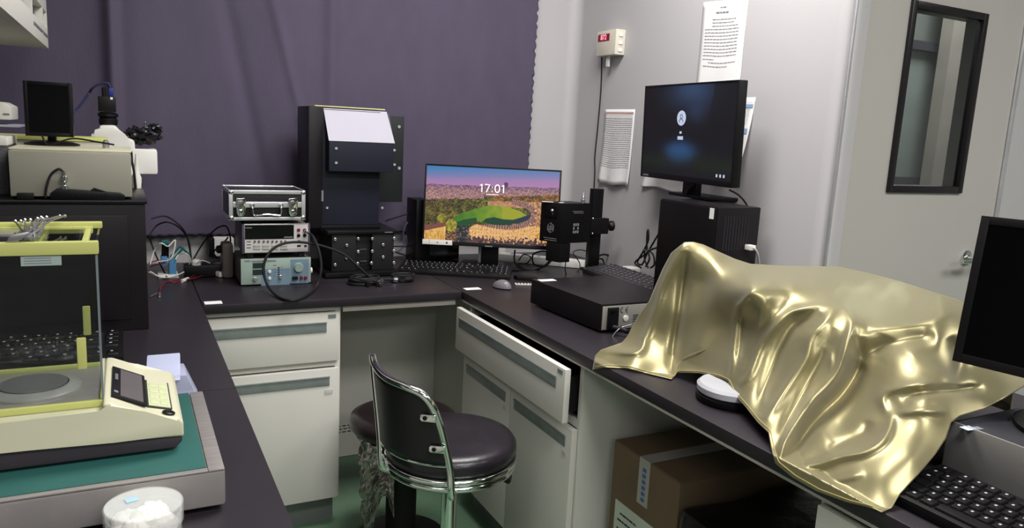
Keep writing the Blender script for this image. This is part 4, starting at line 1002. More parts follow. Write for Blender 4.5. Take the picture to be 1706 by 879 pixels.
for i, pts in enumerate([[(1098, 388), (1085, 410), (1078, 422), (1070, 440), (1062, 436), (1072, 418), (1080, 400), (1080, 383), (1078, 390), (1078, 412), (1082, 430), (1076, 444)], [(1096, 412), (1084, 416), (1074, 424), (1058, 437), (1068, 446)], [(1076, 414), (1088, 424), (1090, 440), (1084, 446)], [(1074, 416), (1074, 432), (1080, 446)]]):
    part('cord', M().tube([bp0(*q) for q in pts], .0035), blk_matte, bun)
part('tie', M().tube([bp0(1072, 415), bp0(1078, 417), bp0(1084, 415)], .004), silver, bun)
wp = at(1062, 444, 'x', 1.64)
single('power_plug', M().box(1.60, 1.68, .10, .16, H, H+.035, .006), white, 'white plug block lying behind the second keyboard', 'plug')
keyboard('keyboard', 'grey black keyboard standing on the wall side of the black power box', (1.47, -.025, H), -PI/2-.035, .50, .15, .02, .034, R_full, 0, keymat=mat('key_grey', (.22, .21, .225), .45), matb=mat('keyboard_grey', (.20, .19, .20), .4), gap=.0035)
# ------------------------------------------------------------------ black power box with CE mark
f0 = Vector((.985, -.235)); f1 = Vector((1.006, -.618)); 
bt = .885
b_box = thing('electronics_box', 'long black electronics box with a silver rear panel and mark, beside the gold cloth', 'equipment', (1.15, -.42, H))
f2 = f1+Vector((.30, .0)); f3 = f0+Vector((.30, .0))
# front-left long side along Y, near end = rear panel facing the camera
part('case', M().prism([tuple(f0), tuple(f1), tuple(f2), tuple(f3)], 'z', H+.006, bt, .002), blk_case, b_box)
part('foot', M().cyl((1.03, -.58, H), (1.03, -.58, H+.0065), .01).cyl((1.26, -.58, H), (1.26, -.58, H+.0065), .01).cyl((1.02, -.27, H), (1.02, -.27, H+.0065), .01).cyl((1.25, -.27, H), (1.25, -.27, H+.0065), .01), blk_matte, b_box)
rpn = part('rear_panel', M().box(f1.x+.004, f2.x-.004, f1.y-.002, f1.y-.0002, H+.01, bt-.006, .0005), mat('grey_panel', (.62, .61, .58), .4, metal=.3), b_box, 'silver grey rear panel')
yr = f1.y-.002
part('power_inlet', M().box(f1.x+.020, f1.x+.056, yr-.008, yr-.0001, H+.012, bt-.010, .002), blk, rpn, 'black power inlet')
part('rocker_switch', M().box(f1.x+.028, f1.x+.048, yr-.011, yr-.008, bt-.030, bt-.016, .001), blk_gloss, rpn)
Tc = frame((f1.x+.080, yr-.0003, bt-.020), (1, 0, 0), (0, 0, 1))
ce = M()
def arcs(cx, cz, r, a0, a1, n=14): return [Tc @ Vector((cx+r*math.cos(a0+(a1-a0)*i/n), cz+r*math.sin(a0+(a1-a0)*i/n), .0003)) for i in range(n+1)]
ce.tube(arcs(-.006, 0, .008, PI*.5, PI*1.5), .0010, smooth=False, seg=6); ce.tube(arcs(.012, 0, .008, PI*.5, PI*1.5), .0010, smooth=False, seg=6)
ce.tube([Tc @ Vector((.004, 0, .0003)), Tc @ Vector((.011, 0, .0003))], .0010, smooth=False, seg=6)
part('mark', ce, inkd, rpn, 'dark CE mark')
lm = M()
for i in range(4): lm.box(f1.x+.112, f1.x+.132, yr-.0006, yr-.0001, bt-.040-i*.006, bt-.037-i*.006)
part('printing', lm, inkd, rpn)
part('knob', M().cylprof((f1.x+.085, yr, bt-.045), (0, -1, 0), [(.009, 0), (.009, .004), (.006, .005)]), white, rpn)
part('tag_sticker', M().box(f0.x+.012, f0.x+.07, f0.y-.045, f0.y-.018, bt, bt+.0008), paper, b_box, 'white sticker on the near left corner')
cable('power_cable', [(1022, 545, 'y', -.64), (1035, 548, 'y', -.66), (1046, 552, 'y', -.68), (1056, 548, 'y', -.70)], .007, blk_matte, 'thick black power lead at the rear panel of the electronics box')
cable('data_cable', [(1017, 572, 'y', -.66), (1022, 558, 'y', -.66), (1034, 546, 'y', -.66), (1052, 540, 'y', -.66)], .0014, silver, 'thin pale wire curling from the rear panel of the electronics box')
# ------------------------------------------------------------------ computer tower and second monitor
px0, px1, py1, py0 = 1.45, 1.628, -.285, -.572
pct = thing('computer_tower', 'black computer tower on the right worktop carrying the second monitor', 'computer', (1.54, -.43, H))
part('case', M().box(px0, px1, py0, py1, H+.008, 1.158, .004), blk_case, pct)
part('front_panel', M().box(px0-.006, px0-.0003, py0+.004, py1-.004, H+.012, 1.154, .002), blk, pct)
part('foot', M().box(px0+.01, px0+.03, py0+.02, py0+.05, H, H+.0085).box(px1-.03, px1-.01, py0+.02, py0+.05, H, H+.0085).box(px0+.01, px0+.03, py1-.05, py1-.02, H, H+.0085).box(px1-.03, px1-.01, py1-.05, py1-.02, H, H+.0085), blk_matte, pct)
p = at(1186, 356, 'x', px0-.006)
part('label', M().box(px0-.0068, px0-.0061, p.y-.010, p.y+.010, p.z-.016, p.z+.018), paper, pct)
vs = M()
for i in range(9): vs.box(px0+.03+i*.012, px0+.033+i*.012, py0-.001, py0+.001, 1.02, 1.13)
part('vent_slots', vs, inkd, pct)
def lake(u, v):
    n = nz(u*10, v*10, .5, 3)
    c = (.035, .03, .045)
    k = math.exp(-(((u-.56)/.30)**2+((v-.06)/.22)**2)*1.1); c = lerp(c, (.17, .24, .36), k)
    k = math.exp(-(((u-.60)/.10)**2+((v-.28)/.12)**2)); c = lerp(c, (.15, .20, .30), k*.8)
    k = math.exp(-(((u-.45)/.20)**2+((v-.74)/.14)**2)**1.5); c = lerp(c, (.14, .27, .44), k)
    k = math.exp(-((v-.86)/.10)**2); c = lerp(c, (.09, .12, .06), k*(.8 if abs(u-.45) > .15 else .35))
    if v < .5 and abs(u-.45) > .33-.1*v: c = lerp(c, (.03, .025, .03), .5)
    return tuple(max(0, q+.012*n) for q in c)
scr2 = vcol_screen('lake_display', .9)
m2, R2, e2 = monitor('monitor', 'monitor on the black computer tower showing a dark lake sign in screen', (1.552, -.259, 1.384), -1.646, -.03, .54, .338, .006, .020, .032, scr2, 1.1585, (.24, .19), scr_fn=lake, res=(120, 68), neck=(.075, .03))
Wd, Hd = e2[1]-e2[0], e2[3]-e2[2]
def s2(u, v): return R2 @ frame((e2[0]+u*Wd, -.0018, e2[2]+(1-v)*Hd), (1, 0, 0), (0, 0, 1))
grey_ui = mat('screen_grey_icon', (.62, .66, .74), .5, emit=.55)
dark_ui = mat('screen_dark_icon', (.15, .19, .28), .5, emit=.3)
ic = M().lathe([(.026, 0), (.026, .0003)], seg=40, mtx=s2(.45, .36))
part('user_icon', ic, grey_ui, m2, 'pale round user icon', world=False)
pi_ = M(); A1 = s2(.45, .36) @ Matrix.Translation((0, 0, .0008))
pi_.tube([A1 @ Vector((.007*math.cos(a), .006+.007*math.sin(a), 0)) for a in [2*PI*i/16 for i in range(16)]], .0009, smooth=False, closed=True, seg=5)
pi_.tube([A1 @ Vector((.012*math.cos(a), -.014+.012*math.sin(a), 0)) for a in [PI*i/12 for i in range(13)]], .0009, smooth=False, seg=5)
part('user_outline', pi_, dark_ui, m2, world=False)
part('sign_in_button', M().box(-.016, .016, -.006, .006, 0, .0004, mtx=s2(.45, .58)), grey_ui, m2, world=False)
part('user_name', M().box(-.006, .006, -.004, .004, 0, .0004, mtx=s2(.45, .52)), grey_ui, m2, world=False)
for i in range(3): part('status_icon', M().box(-.004, .004, -.005, .005, 0, .0004, mtx=s2(.86+i*.035, .955)), grey_ui, m2, world=False)
part('maker_plate', M().box(-.25, -.215, -.0042, -.0031, -.163, -.158, mtx=R2), ink, m2, world=False)
cable('power_cable', [(1215, 316, 'x', 1.60), (1232, 326, 'x', 1.61), (1246, 345, 'x', 1.64), (1252, 372, 'x', 1.65), (1251, 410, 'x', 1.65)], .003, blk_matte, 'black cable hanging from the second monitor down behind the computer tower')
cable('data_cable', [(1158, 306, 'x', 1.56), (1150, 312, 'x', 1.57), (1143, 323, 'x', 1.58)], .005, blk_matte, 'short black plug and cable under the second monitor')
cable('network_cable', [(1248, 411, 'y', -.575), (1255, 412, 'y', -.60), (1262, 422, 'y', -.60), (1265, 442, 'y', -.58), (1266, 460, 'y', -.56)], .0035, offw, 'white network cable plugged into the computer tower')
single('network_plug', M().box(at(1241, 411, 'y', -.575).x, at(1250, 411, 'y', -.575).x, -.600, -.5735, at(1244, 415, 'y', -.575).z, at(1244, 407, 'y', -.575).z, .001), white, 'white network plug on the rear edge of the computer tower', 'plug')
# ------------------------------------------------------------------ wall papers, sensor
def wall_sheet(name, label, corners, rows, curl=.012, seed=0, extra=None):
    """corners TL,TR,BR,BL as photo pixels on the right wall"""
    cs = [at(px, py, 'x', XR-.0012) for px, py in corners]
    TL, TR, BR, BL = cs
    w0 = (TR-TL).length
    def fn(u, v, off=0.):
        p = (TL*(1-u)+TR*u)*(1-v)+(BL*(1-u)+BR*u)*v
        return Vector((XR-.0015-off-curl*(v**2)*(.35+.65*abs(math.sin(u*5+seed)))-.0005*math.sin(v*9+u*4), p.y, p.z+ (.004*math.sin(u*7+seed)*v)))
    t = thing(name, label, 'paper', (XR, (TL.y+TR.y)/2, min(BL.z, BR.z)))
    o = part('sheet', M().grid(lambda u, v: fn(u, v), 12, 16), paper, t, smooth=60)
    o.modifiers.new('thick', 'SOLIDIFY').thickness = .0004
    lm = M(); rnd = random.Random(seed)
    for (u0, u1, v, h) in rows:
        u = u0
        while u < u1:
            l = rnd.uniform(.03, .09); e_ = min(u+l, u1)
            lm.quad([fn(u, v, .001), fn(e_, v, .001), fn(e_, v+h, .001), fn(u, v+h, .001)]); u = e_+.012
    part('print', lm, ink, t, 'grey printed lines', smooth=0)
    if extra:
        for (nm, m_m, rr) in extra:
            em = M()
            for (u0, u1, v0, v1) in rr: em.quad([fn(u0, v0, .0014), fn(u1, v0, .0014), fn(u1, v1, .0014), fn(u0, v1, .0014)])
            part(nm, em, m_m, t, smooth=0)
    return t
rows1 = [(.42, .56, .065, .008), (.33, .62, .115, .014), (.26, .78, .19, .007), (.26, .74, .225, .007), (.26, .85, .26, .007)]+[(.10, .86, .295+.035*i, .007) for i in range(9)]+[(.10, .36, .615, .007), (.24, .86, .65, .007), (.12, .68, .69, .007)]
wall_sheet('wall_notice', 'tall printed notice taped to the wall above the lake screen monitor', [(1172, 4), (1247, -3), (1231, 158), (1160, 158)], rows1, .004, 1)
rows2 = [(.05, .95, .12+.028*i, .006) for i in range(24)]
ex = [('header_band', mat('pale_red_print', (.80, .62, .60), .8), [(.03, .97, .035, .055)])]
wall_sheet('wall_notice', 'curled printed table sheet on the wall above the optical module', [(1008, 182), (1058, 182), (1050, 311), (1001, 304)], rows2, .02, 2, ex)
ex = [('header_band', mat('blue_print', (.50, .62, .75), .8), [(.0, .97, .10, .15), (.0, .95, .46, .54)])]
wall_sheet('wall_notice', 'narrow curled sheet with blue bands on the wall right of the lake screen monitor', [(1196, 164), (1259, 162), (1243, 274), (1190, 268)], [(.0, .9, .18+.03*i, .005) for i in range(8)], .03, 3, ex)
wall_sheet('wall_notice', 'low pale sheet on the wall hidden behind the foot of the lake screen monitor', [(1076, 270), (1150, 272), (1140, 322), (1072, 309)], [(.05, .95, .1+.05*i, .01) for i in range(8)], .014, 5)
sn = thing('wall_sensor', 'small beige box with red digits mounted on the white wall', 'sensor', (XR, .45, 1.68))
a_, b__ = at(995, 53, 'x', XR-.05), at(1024, 90, 'x', XR-.05)
yl, yr2, zt4, zb4 = a_.y, b__.y, a_.z, at(1010, 92, 'x', XR-.05).z
part('box', M().box(XR-.05, XR-.0005, yr2, yl, zb4, zt4, .004), mat('sensor_beige', (.80, .78, .72), .4), sn)
dd0, dd1 = at(997, 58.5, 'x', XR-.0505), at(1015, 67, 'x', XR-.0505)
dsp = part('display', M().box(XR-.0515, XR-.0502, dd1.y, dd0.y, dd1.z, dd0.z), mat('red_window', (.45, .08, .14), .3, emit=.25), sn, 'red digit display')
Td = frame((XR-.0518, (dd0.y+dd1.y)/2, (dd0.z+dd1.z)/2), (0, -1, 0), (0, 0, 1))
part('digits', text_mesh('872', .030, Td), mat('pink_digits', (1, .55, .65), .4, emit=1.2), dsp, world=True, smooth=0)
sd = M()
for z in (zb4+.012, zt4-.03, (zb4+zt4)/2-.01): sd.box(XR-.035, XR-.015, yr2-.003, yr2-.0002, z, z+.014, .001)
part('side_clip', sd, white, sn)
t0 = at(1013, 100, 'x', XR-.03)
part('drip_tab', M().box(XR-.034, XR-.026, t0.y-.010, t0.y+.010, at(1013, 111, 'x', XR-.03).z, zb4-.0002, .001), white, sn)
cable('sensor_cable', [at(1002, 93, 'x', XR-.02), at(1002.5, 100, 'x', XR-.008), at(1001, 150, 'x', XR-.006), at(996, 210, 'x', XR-.006), at(991, 260, 'x', XR-.008), at(991, 285, 'x', XR-.006), at(989, 330, 'x', XR-.01), at(988, 400, 'x', XR-.01)], .0028, blk_matte, 'thin black cable hanging from the wall sensor down the white wall')
# ------------------------------------------------------------------ wire tangle behind, left of the stack
tb = thing('connector_rack', 'small rack of green and blue terminal blocks among wires against the wall', 'connector', (.0, .55, H))
def K(px, py, y=.48): return at(px, py, 'y', y)
teal = mat('teal_terminal', (.10, .38, .36), .5); bluet = mat('blue_terminal', (.28, .50, .66), .5)
for (x0, y0_, x1, y1_) in ((271, 428, 272, 402), (275, 428, 275, 403), (279, 429, 279, 403)):
    part('green_strip', M().tube([K(x0, y0_), K(x1, y1_)], .005, smooth=False, seg=6), blk, tb)
part('green_strip', M().box(K(269, 403).x, K(281, 403).x, .47, .49, K(270, 407).z, K(270, 400).z, .001), teal, tb)
part('green_strip', M().tube([K(284, 428), K(300, 410), K(306, 412), K(290, 431)], .004, smooth=False, seg=6), teal, tb)
part('green_strip', M().tube([K(300, 410), K(316, 424)], .0045, smooth=False, seg=6), teal, tb)
part('blue_block', M().box(K(268, 440).x, K(279, 440).x, .46, .50, K(270, 441).z, K(270, 426).z, .003), bluet, tb)
part('blue_block', M().box(K(281, 440).x, K(293, 440).x, .45, .49, H+.001, K(286, 430).z, .003), bluet, tb)
part('base', M().box(K(262, 440).x, K(296, 440).x, .44, .52, H, H+.012, .002), white, tb)
redw = mat('red_wire', (.36, .09, .13), .5)
wires = [
 ('white', [(250, 440), (258, 415), (268, 405), (280, 410), (292, 400), (285, 430), (262, 436)], 'white wire looping over the green terminal blocks'),
 ('white', [(250, 452), (265, 460), (280, 462), (300, 456), (318, 446), (335, 434), (350, 438)], 'white wire arching over the black power strip'),
 ('white', [(248, 453), (258, 458), (270, 462), (282, 461)], 'white wire end lying flat beside the tall black box'),
 ('white', [(292, 432), (298, 424), (310, 422), (318, 432), (315, 440)], 'short white wire right of the blue blocks'),
 ('red', [(248, 438), (262, 434), (275, 437), (260, 441), (250, 444)], 'red wire tangled at the tall black box'),
 ('red', [(280, 470), (296, 466), (310, 464), (325, 458)], 'dark red wire in front of the black power strip'),
 ('black', [(248, 392), (254, 410), (262, 430), (272, 450), (278, 462)], 'straight black cable leaning from the tall black box'),
 ('black', [(250, 390), (262, 375), (280, 370), (300, 380), (314, 400), (318, 425), (319, 434)], 'black cable arching over the terminal blocks'),
 ('black', [(252, 364), (275, 360), (296, 372), (310, 390), (316, 415), (318, 432)], 'upper black cable arching against the curtain'),
 ('black', [(322, 432), (335, 410), (350, 390), (365, 378), (378, 378), (384, 400), (378, 425), (365, 440)], 'black cable curving up behind the instrument stack'),
 ('black', [(362, 430), (356, 420), (366, 410), (376, 400), (380, 395)], 'short black cable behind the white socket'),
]
for c_, pts, lab_ in wires:
    y_ = .44 if c_ != 'black' else .50
    P_ = []
    for i, (a, b) in enumerate(pts):
        p = at(a, b, 'y', y_+.012*math.sin(i*2.1))
        if p.z < H+.006: p = at(a, b, 'z', H+.006)
        P_.append(p)
    single({'white': 'thin_wire', 'red': 'red_wire', 'black': 'power_cable'}[c_], M().tube(P_, .0028 if c_ == 'black' else .0022), {'white': offw, 'red': redw, 'black': blk_matte}[c_], lab_, 'wire' if c_ != 'black' else 'cable')
bs = thing('power_strip', 'black power strip lying behind the instrument stack along the back wall', 'power strip', (.10, .50, H))
p0_, p1_ = at(300, 452, 'z', H), at(375, 448, 'z', H)
part('body', M().box(-.02, .16, .44, .50, H+.001, H+.042, .005), blk, bs)
part('plug', M().cylprof((.02, .455, H+.042), (0, 0, 1), [(.016, 0), (.016, .012), (.010, .020)]), white, bs, 'white plug')
wsck = at(365, 400, 'y', .70)
ws = thing('wall_socket', 'white socket box behind the instrument stack', 'socket', (wsck.x, .69, .83))
wx0, wx1 = at(357, 400, 'y', .66).x, at(376, 400, 'y', .66).x; z_a, z_b = at(365, 427, 'y', .66).z, at(365, 397, 'y', .66).z
part('plate', M().box(wx0, wx1+.03, .66, .7495, z_a, z_b, .004), white, ws)
part('side', M().box(wx0-.02, wx0-.0005, .665, .7495, z_a, z_b, .003), blk, ws)
ad = at(365, 458, 'z', H)
aw = thing('power_adapter', 'white flat charger lying left of the pale green power supply', 'adapter', (ad.x, ad.y, H), .35)
part('body', M().box(-.022, .022, -.045, .045, .001, .020, .005), white, aw, world=False)
part('label', M().box(-.014, .014, -.038, -.018, .0201, .0206), ink, aw, world=False)
tl = thing('test_leads', 'dark red test lead with a white connector and metal tips on the left worktop', 'test lead', at(290, 470, 'z', H))
def G(px, py, z=H+.005): return at(px, py, 'z', z)
part('lead', M().tube([G(340, 458), G(325, 463), G(310, 466), G(290, 470), G(276, 470), G(268, 478), G(266, 488)], .003), redw, tl)
part('lead', M().tube([G(400, 440, H+.02), G(380, 450, H+.01), G(350, 458), G(330, 461), G(312, 464)], .0028), blk_matte, tl)
part('connector', M().cyl(G(303, 468), G(313, 464), .006), white, tl, 'white connector')
part('tip', M().cyl(G(266, 488), G(266, 494), .003).cyl(G(250, 494), G(262, 488), .0025), silver, tl, 'metal tips')
ab = thing('supply_side_block', 'grey brown block with a dark knob standing in for the side of the power supply', 'adapter', (.118, .435, H))  # extra block standing in for the side of the power supply
q_ = at(379, 415, 'y', .40)
part('body', M().box(.100, .138, .40, .47, H, H+.125, .012), greyside, ab)
part('knob', M().cylprof((.100, .43, H+.10), (-1, -.4, 0), [(.014, 0), (.014, .012), (.010, .016)]), blk, ab)
# cables right of the tower
def Cq(px, py, y=.60): return at(px, py, 'y', y)
for pts, lab_ in [([(642, 368), (660, 362), (680, 356), (695, 353)], 'grey lead running from the tower towards the black upright computer'), ([(674, 412), (672, 395), (674, 378), (684, 368), (695, 377)], 'thin cable looping up beside the tower'), ([(655, 410), (680, 410), (700, 406)], 'thick black cable crossing right of the cage block'), ([(662, 420), (672, 410), (676, 392), (680, 410), (692, 419)], 'purple grey cable hooking down right of the cage block'), ([(655, 418), (672, 424), (690, 428), (706, 424)], 'black cable lying on the worktop right of the cage block')]:
    single('power_cable', M().tube([Cq(*q) if Cq(*q).z > H+.005 else at(q[0], q[1], 'z', H+.005) for q in pts], .0032), blk_matte if 'black' in lab_ else purplegrey, lab_, 'cable')
# ------------------------------------------------------------------ swivel chair
CX, CY = .560, -.610
ch = thing('swivel_chair', 'low backed swivel chair with black vinyl seat and chrome rings in the knee space', 'chair', (CX, CY, 0), 0)
SZ = .512
part('seat', M().lathe([(.155, SZ-.012), (.170, SZ-.004), (.1755, SZ+.012), (.174, SZ+.028), (.165, SZ+.040), (.140, SZ+.047), (.07, SZ+.045), (.004, SZ+.044)], (CX, CY, 0), 72), leather, ch, 'black vinyl seat', smooth=60)
def ring(R_, z, r): return M().tube([(CX+R_*math.cos(2*PI*i/48), CY+R_*math.sin(2*PI*i/48), z) for i in range(48)], r, sub=2, closed=True, seg=12)
part('seat_ring', ring(.170, SZ-.014, .0085), chrome, ch, 'upper chrome ring')
part('seat_ring', ring(.166, SZ-.033, .0085), chrome, ch, 'lower chrome ring')
part('seat_pan', M().lathe([(.158, SZ-.045), (.164, SZ-.024), (.05, SZ-.02)], (CX, CY, 0), 48), anod, ch)
part('stem', M().lathe([(.021, .19), (.021, .405)], (CX, CY, 0), 28).lathe([(.012, .405), (.012, SZ-.045)], (CX, CY, 0), 20), chrome, ch, 'chrome gas lift column')
part('stem_collar', M().lathe([(.024, .405), (.026, .411), (.024, .419)], (CX, CY, 0), 28), blk, ch)
part('mechanism', M().box(CX-.07, CX+.07, CY-.05, CY+.05, SZ-.062, SZ-.046, .004), anod, ch)
part('lift_lever', M().tube([(CX+.03, CY-.03, SZ-.06), (CX+.09, CY-.045, SZ-.066), (CX+.125, CY-.055, SZ-.074), (CX+.15, CY-.06, SZ-.084)], lambda k: .006+.008*k, seg=12), blk, ch, 'black lift lever')
def cpt(ang, r, z): a = math.radians(ang); return Vector((CX+r*math.cos(a), CY+r*math.sin(a), z))
bk = part('back_frame', M().tube([cpt(250, .02, SZ-.055), cpt(250, .10, SZ-.056), cpt(249, .172, SZ-.048), cpt(248, .187, SZ-.02), cpt(247, .184, .53), cpt(244, .186, .58), cpt(239, .194, .65), cpt(233, .202, .705), cpt(226, .208, .735), cpt(215, .212, .747), cpt(202, .212, .751), cpt(190, .212, .757), cpt(178, .212, .767), cpt(171, .212, .778), cpt(167, .211, .774), cpt(166, .208, .745), cpt(165, .202, .69), cpt(164, .194, .62), cpt(164, .188, .56), cpt(164, .186, .53), cpt(164, .184, SZ-.02), cpt(164, .172, SZ-.048), cpt(164, .10, SZ-.056), cpt(164, .02, SZ-.055)], .0098, sub=8, seg=14), chrome, ch, 'curved chrome tube frame')
def back_fn(u, v):
    ang = 164+u*(243-5*v-9*v*v-164); z = .515+v*(.735-.515)
    r = .181+.024*v**1.2+.002
    zt_ = .742+(.024*max(0, 1-u*2.2))-.02*max(0, (u-.85)/.15)**2
    z = .553+v*(zt_-.553)
    return cpt(ang, r, z)
o = part('backrest', M().grid(back_fn, 36, 14), leatherb, ch, smooth=60)
md = o.modifiers.new('thick', 'SOLIDIFY'); md.thickness = .012; md.offset = 0
part('back_trim', M().tube([cpt(164+u*80/12, .184, .550) for u in range(13)], .005, seg=8), chrome, ch, 'chrome trim under the backrest')
for z, a2 in ((.680, 235), (.600, 241)):
    pc_ = cpt(a2-4, .212 if z > .6 else .202, z); td = cpt(a2+2, .2, z)-cpt(a2-8, .2, z); td.z = 0
    Fp = frame(tuple(pc_), td, (0, 0, 1))
    lt = part('bracket', M().prism([(-.018, -.005), (-.014, -.009), (.020, -.009), (.020, .009), (-.014, .009), (-.018, .005)], 'z', -.001, .004, .001), chrome, ch, world=True)
    lt.data.transform(ROOT[ch.name].inverted() @ Fp @ ROOT[ch.name])
    sc2 = part('bracket_screw', M().lathe([(.0055, .004), (.0055, .006), (.003, .0075)], (-.006, 0, 0), 14), anod, lt)
    sc2.data.transform(ROOT[ch.name].inverted() @ Fp @ ROOT[ch.name])
base = M()
for i in range(5):
    a = 2*PI*i/5+.35
    part('base_leg', M().hexa([cpt(math.degrees(a)-90, .016, .07), cpt(math.degrees(a), .25, .055)+Vector((0, 0, 0))+Vector((math.sin(a)*.012, -math.cos(a)*.012, 0)), cpt(math.degrees(a), .25, .055)-Vector((math.sin(a)*.012, -math.cos(a)*.012, 0)), cpt(math.degrees(a)+90, .016, .07), cpt(math.degrees(a)-90, .016, .11), cpt(math.degrees(a), .25, .075)+Vector((math.sin(a)*.012, -math.cos(a)*.012, 0)), cpt(math.degrees(a), .25, .075)-Vector((math.sin(a)*.012, -math.cos(a)*.012, 0)), cpt(math.degrees(a)+90, .016, .11)], .003), chrome, ch)
    cc_ = cpt(math.degrees(a), .245, .027)
    part('caster', M().cyl(cc_+Vector((-.012, 0, 0)), cc_+Vector((.012, 0, 0)), .027, seg=20).cyl(cc_+Vector((0, 0, .0)), cc_+Vector((0, 0, .03)), .006), blk, ch)
part('hub', M().lathe([(.028, .06), (.028, .12), (.022, .19)], (CX, CY, 0), 24), chrome, ch)
# second stool behind, partly wrapped
s2c = at(672, 692, 'z', .44)
SX, SY = s2c.x, s2c.y
st = thing('round_stool', 'round dark vinyl stool with crinkled foil wrapping, pushed under the back worktop', 'stool', (SX, SY, 0))
part('seat', M().lathe([(.12, .395), (.160, .402), (.172, .42), (.168, .442), (.14, .456), (.06, .46), (.004, .46)], (SX, SY, 0), 56), mat('brown_black_vinyl', (.12, .095, .10), .3), st, smooth=60)
part('seat_ring', M().lathe([(.10, .378), (.13, .378), (.135, .395), (.10, .395)], (SX, SY, 0), 48), mat('dull_steel', (.45, .43, .42), .35, metal=.6), st)
part('column', M().lathe([(.05, .0), (.05, .378)], (SX, SY, 0), 24), blk_matte, st)
part('foot_plate', M().lathe([(.15, 0), (.15, .02), (.04, .04)], (SX, SY, 0), 40), blk, st)
def foil(u, v):
    a = math.radians(165+u*75); z = .385-v*(.27+.10*math.sin(u*6)); n = mnoise.noise(Vector((u*9, v*12, 3)))
    r = .135-.02*v+.022*n
    return (SX+r*math.cos(a), SY+r*math.sin(a), max(.02, z))
o = part('foil_wrap', M().grid(foil, 40, 50), mat('crinkled_foil', (.62, .60, .58), .22, metal=.8, bump=.9, bscale=60), st, 'crinkled silver film hanging below the seat', smooth=0)
o.modifiers.new('thick', 'SOLIDIFY').thickness = .0008
# ------------------------------------------------------------------ cartons under the right worktop
bxn, byn, byf, bzt = .955, -1.072, -.800, .555
crt = thing('cardboard_box', 'brown cardboard box wrapped in film under the right worktop, with a white label', 'box', (1.15, -.93, 0))
part('walls', M().box(bxn, bxn+.40, byn, byf, 0, bzt, .003), carton, crt)
Fc = frame((bxn, byf, 0), (0, -1, 0), (0, 0, 1)); wb_ = byf-byn
flap = M().box(.002, wb_*.49, -.39, -.004, bzt+.0005, bzt+.003, mtx=Fc @ Matrix.Identity(4)) if False else M().box(bxn+.002, bxn+.398, byn+.002, (byn+byf)/2-.004, bzt+.0003, bzt+.003).box(bxn+.002, bxn+.398, (byn+byf)/2+.004, byf-.002, bzt+.0003, bzt+.003)
part('flap', flap, carton, crt)
part('packing_tape', M().box(bxn-.0012, bxn-.0002, (byn+byf)/2-.022, (byn+byf)/2+.022, bzt-.12, bzt+.0038).box(bxn-.001, bxn+.38, (byn+byf)/2-.022, (byn+byf)/2+.022, bzt+.0031, bzt+.0038), mat('pale_tape', (.62, .60, .58), .3), crt, 'pale packing tape')
tm = M()
for i in range(6): tm.box(bxn-.0018, bxn-.0013, (byn+byf)/2-.008, (byn+byf)/2+.006, bzt-.11+i*.016, bzt-.10+i*.016)
part('tape_print', tm, mat('blue_ink', (.25, .38, .60), .6), crt, 'blue print on the tape')
Fc2 = Matrix(((0, 0, -1, bxn-.0002), (-1, 0, 0, byf), (0, 1, 0, 0), (0, 0, 0, 1)))
lab_m = M().box(.025, wb_-.07, bzt-.36, bzt-.155, 0, .001, mtx=Fc2)
lb = part('label', lab_m, mat('label_green_white', (.72, .75, .70), .6), crt, 'white shipping label')
lm = M(); lines(lm, Fc2 @ Matrix.Translation((0, 0, .001)), .2, [(.05, .12, bzt-.185), (.04, .15, bzt-.205), (.04, .13, bzt-.23), (.05, .16, bzt-.255), (.05, .14, bzt-.28), (.04, .17, bzt-.305)], .005, 8)
part('label_print', lm, inkd, lb)
blk_film = mat('black_plastic_film', (.075, .07, .075), .3, bump=.9, bscale=14)
crt2 = thing('wrapped_package', 'large black film wrapped package right of the cardboard box', 'package', (1.2, -1.27, 0))
wp_ = M().box(.94, 1.45, -1.465, -1.085, 0, .50, .02)
bmesh.ops.subdivide_edges(wp_.bm, edges=wp_.bm.edges[:], cuts=5, use_grid_fill=True)
for v in wp_.bm.verts:
    n = mnoise.noise(v.co*7)*.020; v.co += Vector((n if v.co.x > 1.0 or True else 0, 0, n*.6 if v.co.z > .1 else 0))
part('wrapping', wp_, blk_film, crt2, smooth=60)
# ------------------------------------------------------------------ gold satin cloth
TOPP = [(1140, 403), (1155, 402.5), (1172, 407), (1200, 420), (1225, 431), (1250, 439), (1300, 442), (1350, 443), (1400, 444), (1450, 455), (1500, 468), (1550, 484), (1600, 500), (1650, 530), (1706, 585)]
LEFT = [(1140, 403), (1118, 421), (1104, 447), (1092, 475), (1082, 500), (1067, 520), (1055, 540), (1045, 560), (1036, 570), (1001, 582), (991, 592), (987, 616)]
HEM = [(987, 616), (1010, 611), (1045, 613), (1085, 623), (1119, 631), (1128, 620), (1165, 621), (1195, 627), (1212, 634), (1222, 655), (1240, 675), (1262, 703), (1280, 720), (1285, 748), (1292, 772), (1320, 795), (1360, 818), (1410, 836), (1440, 843), (1469, 852)]
RIGHT = [(1706, 585), (1712, 640), (1675, 662), (1640, 680), (1600, 692), (1585, 703), (1576, 730), (1558, 757), (1530, 790), (1500, 822), (1486, 845), (1469, 852)]
def resample(P, n):
    P = np.array(P, float); d = np.r_[0, np.cumsum(np.hypot(*np.diff(P, axis=0).T))]; t = np.linspace(0, d[-1], n)
    return np.c_[np.interp(t, d, P[:, 0]), np.interp(t, d, P[:, 1])]
NU, NV = 240, 190
tp_, hm_, lf_, rt_ = resample(TOPP, NU), resample(HEM, NU), resample(LEFT, NV), resample(RIGHT, NV)
u_ = np.linspace(0, 1, NU)[None, :, None]; v_ = np.linspace(0, 1, NV)[:, None, None]
